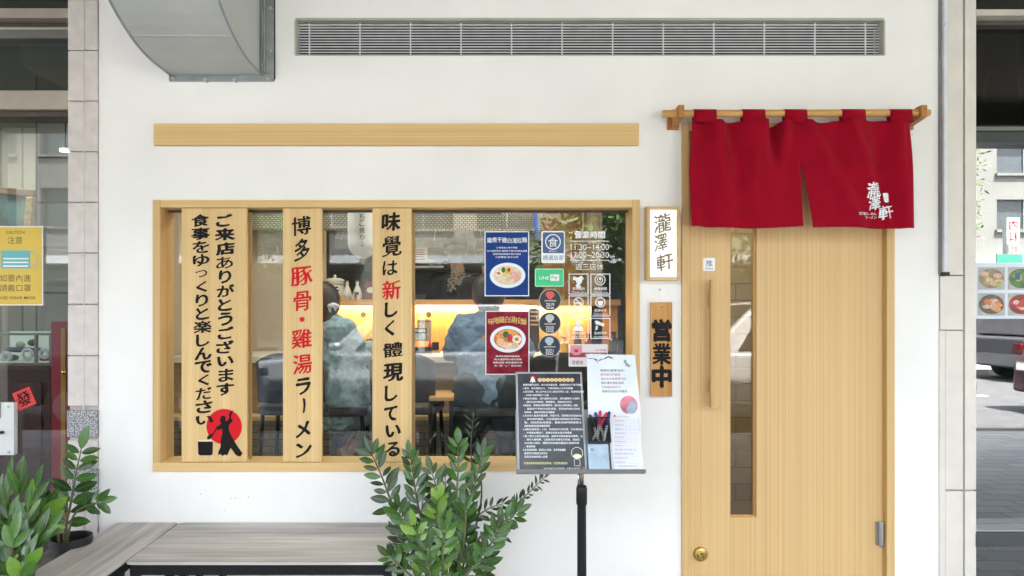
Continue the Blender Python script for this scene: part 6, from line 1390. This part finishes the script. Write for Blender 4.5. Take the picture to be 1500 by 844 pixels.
# ------------------------------------------------------------------ the street, mirrored in the glass
def car(label, x, y, col, ang=0, h=1.5, L=4.5, van=False, cat='car'):
    t = thing('parked_car', label, cat, (x, y, -.34), 'cars parked along the kerb', rot=(0, 0, ang)); z = -.34; w = .88
    paint = plain('car_paint', col, .25, metal=.2, var=.02); paint.node_tree.nodes["Principled BSDF"].inputs['Coat Weight'].default_value = .3
    gl = plain('car_glass', (.02, .025, .03), .05, var=0)
    hh = h; l = L / 2
    prof = [(-l, .30), (-l + .02, .72), (-l + .15, .88), (-l + .95, .98), (-l + 1.15, 1.0), (l - .55, 1.02), (l - .08, .95), (l, .6), (l - .02, .30)]
    arch = [(l - .55, .25)] + [(l - .92 + .36 * math.cos(R(a)), .33 + .36 * math.sin(R(a))) for a in range(0, 181, 30)] + [(-l + .90 + .36 * math.cos(R(a)), .33 + .36 * math.sin(R(a))) for a in range(0, 181, 30)] + [(-l + .5, .25)]
    pts = [(x + a, z + b) for a, b in prof + arch]
    M().prism(pts, y - w, y + w).build('body', paint, t, smooth=True, bevel=.05, auto=30) if False else M().prism(pts, y - w, y + w).build('body', paint, t, bevel=.05, seg=3)
    cab = [(-l + 1.05, .985), (-l + 1.75, hh - .04), (-l + 2.1, hh), (l - .9, hh), (l - .45, hh - .08), (l - .22, 1.0)]
    m = M(); n = len(cab)
    ins = [0, .17, .19, .19, .17, 0]
    vs = [(x + a, y - w + .03 + ins[i], z + b) for i, (a, b) in enumerate(cab)] + [(x + a, y + w - .03 - ins[i], z + b) for i, (a, b) in enumerate(cab)]
    m.add(vs, [tuple(range(n)), tuple(range(2 * n - 1, n - 1, -1))] + [(i, i + n, (i + 1) % n + n, (i + 1) % n) for i in range(n)]); m.build('cabin', paint, t, bevel=.03, seg=3)
    for s in (-1, 1):
        for (u0, u1) in ((-l + 1.45, -l + 2.25), (-l + 2.33, -l + 3.15), (-l + 3.22, l - .55)):
            def pt(u, b):
                f = (b - .985) / (hh - .985); return (x + u, y + s * (w - .03 - .17 * f + .006), z + b)
            top = hh - .10; a0 = u0 + (.35 if u0 < -l + 1.6 else 0); b1 = u1 - (.25 if u1 > l - .6 else 0)
            q = [pt(u0, 1.03), pt(u1, 1.03), pt(b1, top), pt(a0, top)]
            M().add(q, [(0, 1, 2, 3)] if s < 0 else [(3, 2, 1, 0)]).build('side_window', gl, t)
        M().tube([(x - l + .98, y + s * (w - .02), z + 1.05), (x - l + 1.30, y + s * (w + .12), z + 1.10)], .05, 8).build('mirror', paint, t, smooth=True)
    def ws(u0, z0, u1, z1, yy=.62): return [(x + u0, y - yy - .08, z + z0), (x + u0, y + yy + .08, z + z0), (x + u1, y + yy, z + z1), (x + u1, y - yy, z + z1)]
    M().add(ws(-l + 1.08, 1.02, -l + 1.72, hh - .06), [(0, 1, 2, 3)]).build('windscreen', gl, t).location.z = .012
    for sx_ in (-l + .9, l - .92):
        for s in (-1, 1):
            wh = M().lathe([(.20, -.11), (.33, -.10), (.33, .10), (.20, .11)], (x + sx_, y + s * (w - .12), z + .33), 'Y', 24).build('wheel', plain('tyre', (.02, .02, .02), .8), t, smooth=True, auto=40)
            M().lathe([(.2, 0), (.2, .012), (.05, .03), (.0, .03)], (x + sx_, y + s * (w - .01) + (.0 if s < 0 else .02), z + .33), 'Y', 16).build('rim', steel, wh)
    for s in (-1, 1):
        M().box(x - l - .01, x - l + .08, y + s * .62 - .17, y + s * .62 + .17, z + .62, z + .76).build('headlight', chrome, t, bevel=.02)
        M().box(x + l - .07, x + l + .012, y + s * .68 - .12, y + s * .68 + .12, z + .62, z + .84).build('tail_light', plain('tail_red', (.10, .004, .004), .2, var=0), t, bevel=.02)
car('silver parked estate car mirrored in the middle of the window', -.9, -6.2, (.30, .31, .33), h=1.62)
car('white parked car mirrored at the right end of the window', 3.9, -6.2, (.75, .76, .78), h=1.66)
car('dark red parked car mirrored low in the right hand glass', 10.35, -6.4, (.045, .004, .009), h=1.5)
car('dark grey car parked across the street', 13.5, -11.8, (.08, .08, .09), ang=math.pi, h=1.65)
car('black van added at the kerb, darkening the reflection in the left shop glass', -6.6, -6.1, (.012, .012, .014), h=1.95)  # van added so its dark body covers the bright road in the reflection
# scooters
def scooter(label, x, y, ang, col):
    t = thing('parked_scooter', label, 'scooter', (x, y, -.205), 'scooters at the kerb', rot=(0, 0, ang)); z = -.205; c = plain('scooter_paint', col, .25, var=.02)
    for dx in (-.58, .58):
        w = M().tube([(x + dx + .19 * math.cos(R(a)), y, z + .24 + .19 * math.sin(R(a))) for a in range(0, 361, 20)], .05, 10, cap=False).build('wheel', plain('tyre', (.02, .02, .02), .8), t, smooth=True)
        M().lathe([(.14, -.03), (.14, .03)], (x + dx, y, z + .24), 'Y', 16).build('rim', steel, w)
    M().prism([(x - .75, z + .45), (x - .70, z + .62), (x - .15, z + .68), (x - .05, z + .50), (x + .10, z + .30), (x + .38, z + .30), (x + .52, z + .60), (x + .42, z + .95), (x + .50, z + .98), (x + .66, z + .55), (x + .55, z + .42), (x + .40, z + .20), (x - .20, z + .18), (x - .45, z + .36)], y - .14, y + .14).build('body', c, t, bevel=.04, seg=3)
    M().prism([(x - .72, z + .63), (x - .70, z + .73), (x - .20, z + .76), (x - .14, z + .69)], y - .13, y + .13).build('seat', seatm, t, bevel=.03, seg=3)
    M().tube([(x + .44, y - .32, z + 1.02), (x + .46, y, z + 1.0), (x + .44, y + .32, z + 1.02)], .016, 8).build('handlebar', blackm, t, smooth=True)
    for s in (-1, 1): M().tube([(x + .45, y + s * .2, z + 1.02), (x + .43, y + s * .3, z + 1.2)], .006, 6).build('mirror_stem', blackm, t); M().ball((x + .43, y + s * .3, z + 1.23), .05, 10, 8, (.3, 1.3, .8)).build('mirror', chrome, t, smooth=True)
    M().ball((x + .56, y, z + .86), .08, 12, 8, (.7, 1.1, 1)).build('headlight', chrome, t, smooth=True)
scooter('silver scooter parked at the kerb, mirrored between the planks', -2.6, -4.1, R(78), (.45, .46, .48))
scooter('white scooter parked at the kerb left of the silver one', -3.9, -4.1, R(70), (.7, .7, .7))
scooter('dark red scooter parked at the kerb beyond the right column', 8.6, -4.1, R(100), (.05, .006, .01))
# street tree
def tree(label, x, y, h, cr, seed, n=1500, low=.5):
    rnd = random.Random(seed); t = thing('street_tree', label, 'tree', (x, y, -.34), 'street trees'); bark = plain('bark', (.16, .12, .09), .9, var=.3, scale=12, bump=.6, bscale=30)
    M().tube([(x, y, -.34), (x + .03, y, h * .25), (x - .03, y + .02, h * .5), (x, y, h * .72)], [.13, .10, .08, .05], 10).build('trunk', bark, t, smooth=True)
    clumps = []
    for i in range(13):
        a = rnd.uniform(0, 6.28); q = V((x + math.cos(a) * cr * rnd.uniform(.25, .85), y + math.sin(a) * cr * rnd.uniform(.25, .85), h * rnd.uniform(low, .95)))
        clumps.append((q, cr * rnd.uniform(.30, .48))); M().tube([(x, y, h * rnd.uniform(.4, .6)), tuple(V((x, y, h * .6)).lerp(q, .6)), tuple(q)], [.04, .028, .012], 6).build('limb', bark, t, smooth=True)
    m = M()
    for i in range(n):
        q, r = rnd.choice(clumps); d = V((rnd.gauss(0, 1), rnd.gauss(0, 1), rnd.gauss(0, .8))).normalized() * r * rnd.uniform(.5, 1.05); p = q + d
        u = V((rnd.gauss(0, 1), rnd.gauss(0, 1), rnd.gauss(-.5, .6))).normalized(); w = u.cross(V((rnd.gauss(0, 1), rnd.gauss(0, 1), rnd.gauss(0, 1)))).normalized(); s = rnd.uniform(.09, .17)
        m.add([p, p + u * s * .5 + w * s * .18, p + u * s, p + u * s * .5 - w * s * .18], [(0, 1, 2, 3)])
    lf = plain('tree_leaf', (.11, .19, .04), .5, var=.6, scale=1.6); o = m.build('crown', lf, t); o['kind'] = 'stuff'
tree('leafy street tree whose crown mirrors in the window top right', 1.95, -5.6, 3.7, 1.35, 3, 7000, .50)
tree('street tree farther along beyond the parked cars', 10.5, -13.8, 5.2, 1.8, 5, 2600)
tree('street tree across the road, mirrored toward the left', -6.0, -13.8, 5.0, 1.8, 9, 2600)
# buildings across the street
def building(label, x0, x1, yb, H, col, storeys, bays, sign=None):
    t = thing('street_building', label, 'building', ((x0 + x1) / 2, yb, -.3), 'buildings across the street'); fc = plain('render', col, .85, var=.1, scale=.7)
    wx_, wz_ = (x1 - x0) / bays, (H - 3.3) / storeys; holes = []
    for s in range(storeys):
        for b in range(bays): holes.append((x0 + wx_ * (b + .14), x0 + wx_ * (b + .86), 3.3 + wz_ * (s + .25), 3.3 + wz_ * (s + .78)))
    m = holed(x0, x1, -.3, H, holes + [(x0 + .6, x1 - .6, -.24, 2.5)], -yb, -yb + .3)
    m.v = [(v[0], -v[1], v[2]) for v in m.v]; m.f = [f[::-1] for f in m.f]; m.build('wall', fc, t)
    M().box(x0, x1, yb - 6, yb - .45, -.3, H - .01).build('core', plain('shade_core', (.10, .10, .10), .9), t)
    M().box(x0 - .1, x1 + .1, yb - .1, yb + .25, H, H + .25).build('parapet', fc, t)
    gl = plain('window_dark', (.05, .06, .065), .08, var=.2)
    for (a, b, c, d) in holes:
        f = M().box(a, b, yb - .22, yb - .20, c, d).build('window', gl, t)
        M().box((a + b) / 2 - .03, (a + b) / 2 + .03, yb - .195, yb - .16, c, d).build('mullion', steel, f); M().box(a - .06, b + .06, yb + .002, yb + .10, c - .1, c - .02).build('sill', fc, f)
    M().box(x0 + .6, x1 - .6, yb - .42, yb - .36, -.24, 2.5).build('shopfront', plain('shopfront_glass', (.08, .09, .10), .1), t)
    M().box(x0 + .3, x1 - .3, yb + .003, yb + .9, 2.62, 2.85).build('canopy', plain('canopy', (.35, .37, .38), .6), t)
    return t
building('beige office block across the street with rows of windows', 10.2, 24, -18, 8.6, (.13, .13, .12), 3, 5)
building('cream corner block across the street', -3.2, 10, -18, 7.0, (.20, .18, .145), 2, 5)
building('grey rendered block across the street toward the left', -17, -3.4, -18, 7.8, (.10, .10, .095), 2, 5)
building('low tiled block at the far left across the street', -32, -17.2, -18, 6.5, (.06, .05, .04), 2, 6)
building('white apartment block at the far right across the street', 24.2, 40, -18, 9, (.42, .42, .40), 3, 6)
# vertical shop sign and green street sign mirrored at the right
t = thing('vertical_shop_sign', 'white vertical sign with red characters mirrored in the right glass', 'sign', (14.8, -15.7, -.2))
M().box(14.62, 14.98, -15.85, -15.7, 2.3, 3.8).build('panel', plain('sign_white', (.34, .35, .35), .5), t); M().tube([(14.8, -15.78, -.23), (14.8, -15.78, 2.3)], .05, 10).build('post', steel, t)
m = M()
for i, c in enumerate("內科診所"): put(m, c, 14.8, 3.6 - i * .36, .24, .28, 0, bold=.02, fit=True)
m.v = [(29.6 - v[0], -15.698, v[2]) for v in m.v]; m.build('lettering', plain('sign_red', (.35, .015, .02), .5, var=0), t)

t = thing('green_street_sign', 'small green street name sign on a pole, mirrored in the right glass', 'sign', (14.3, -15.2, -.2))
M().box(13.95, 14.65, -15.22, -15.18, 2.48, 2.72).build('panel', plain('sign_green', (.02, .20, .12), .5), t); M().tube([(14.3, -15.24, -.23), (14.3, -15.24, 3.0)], .035, 8).build('pole', steel, t)
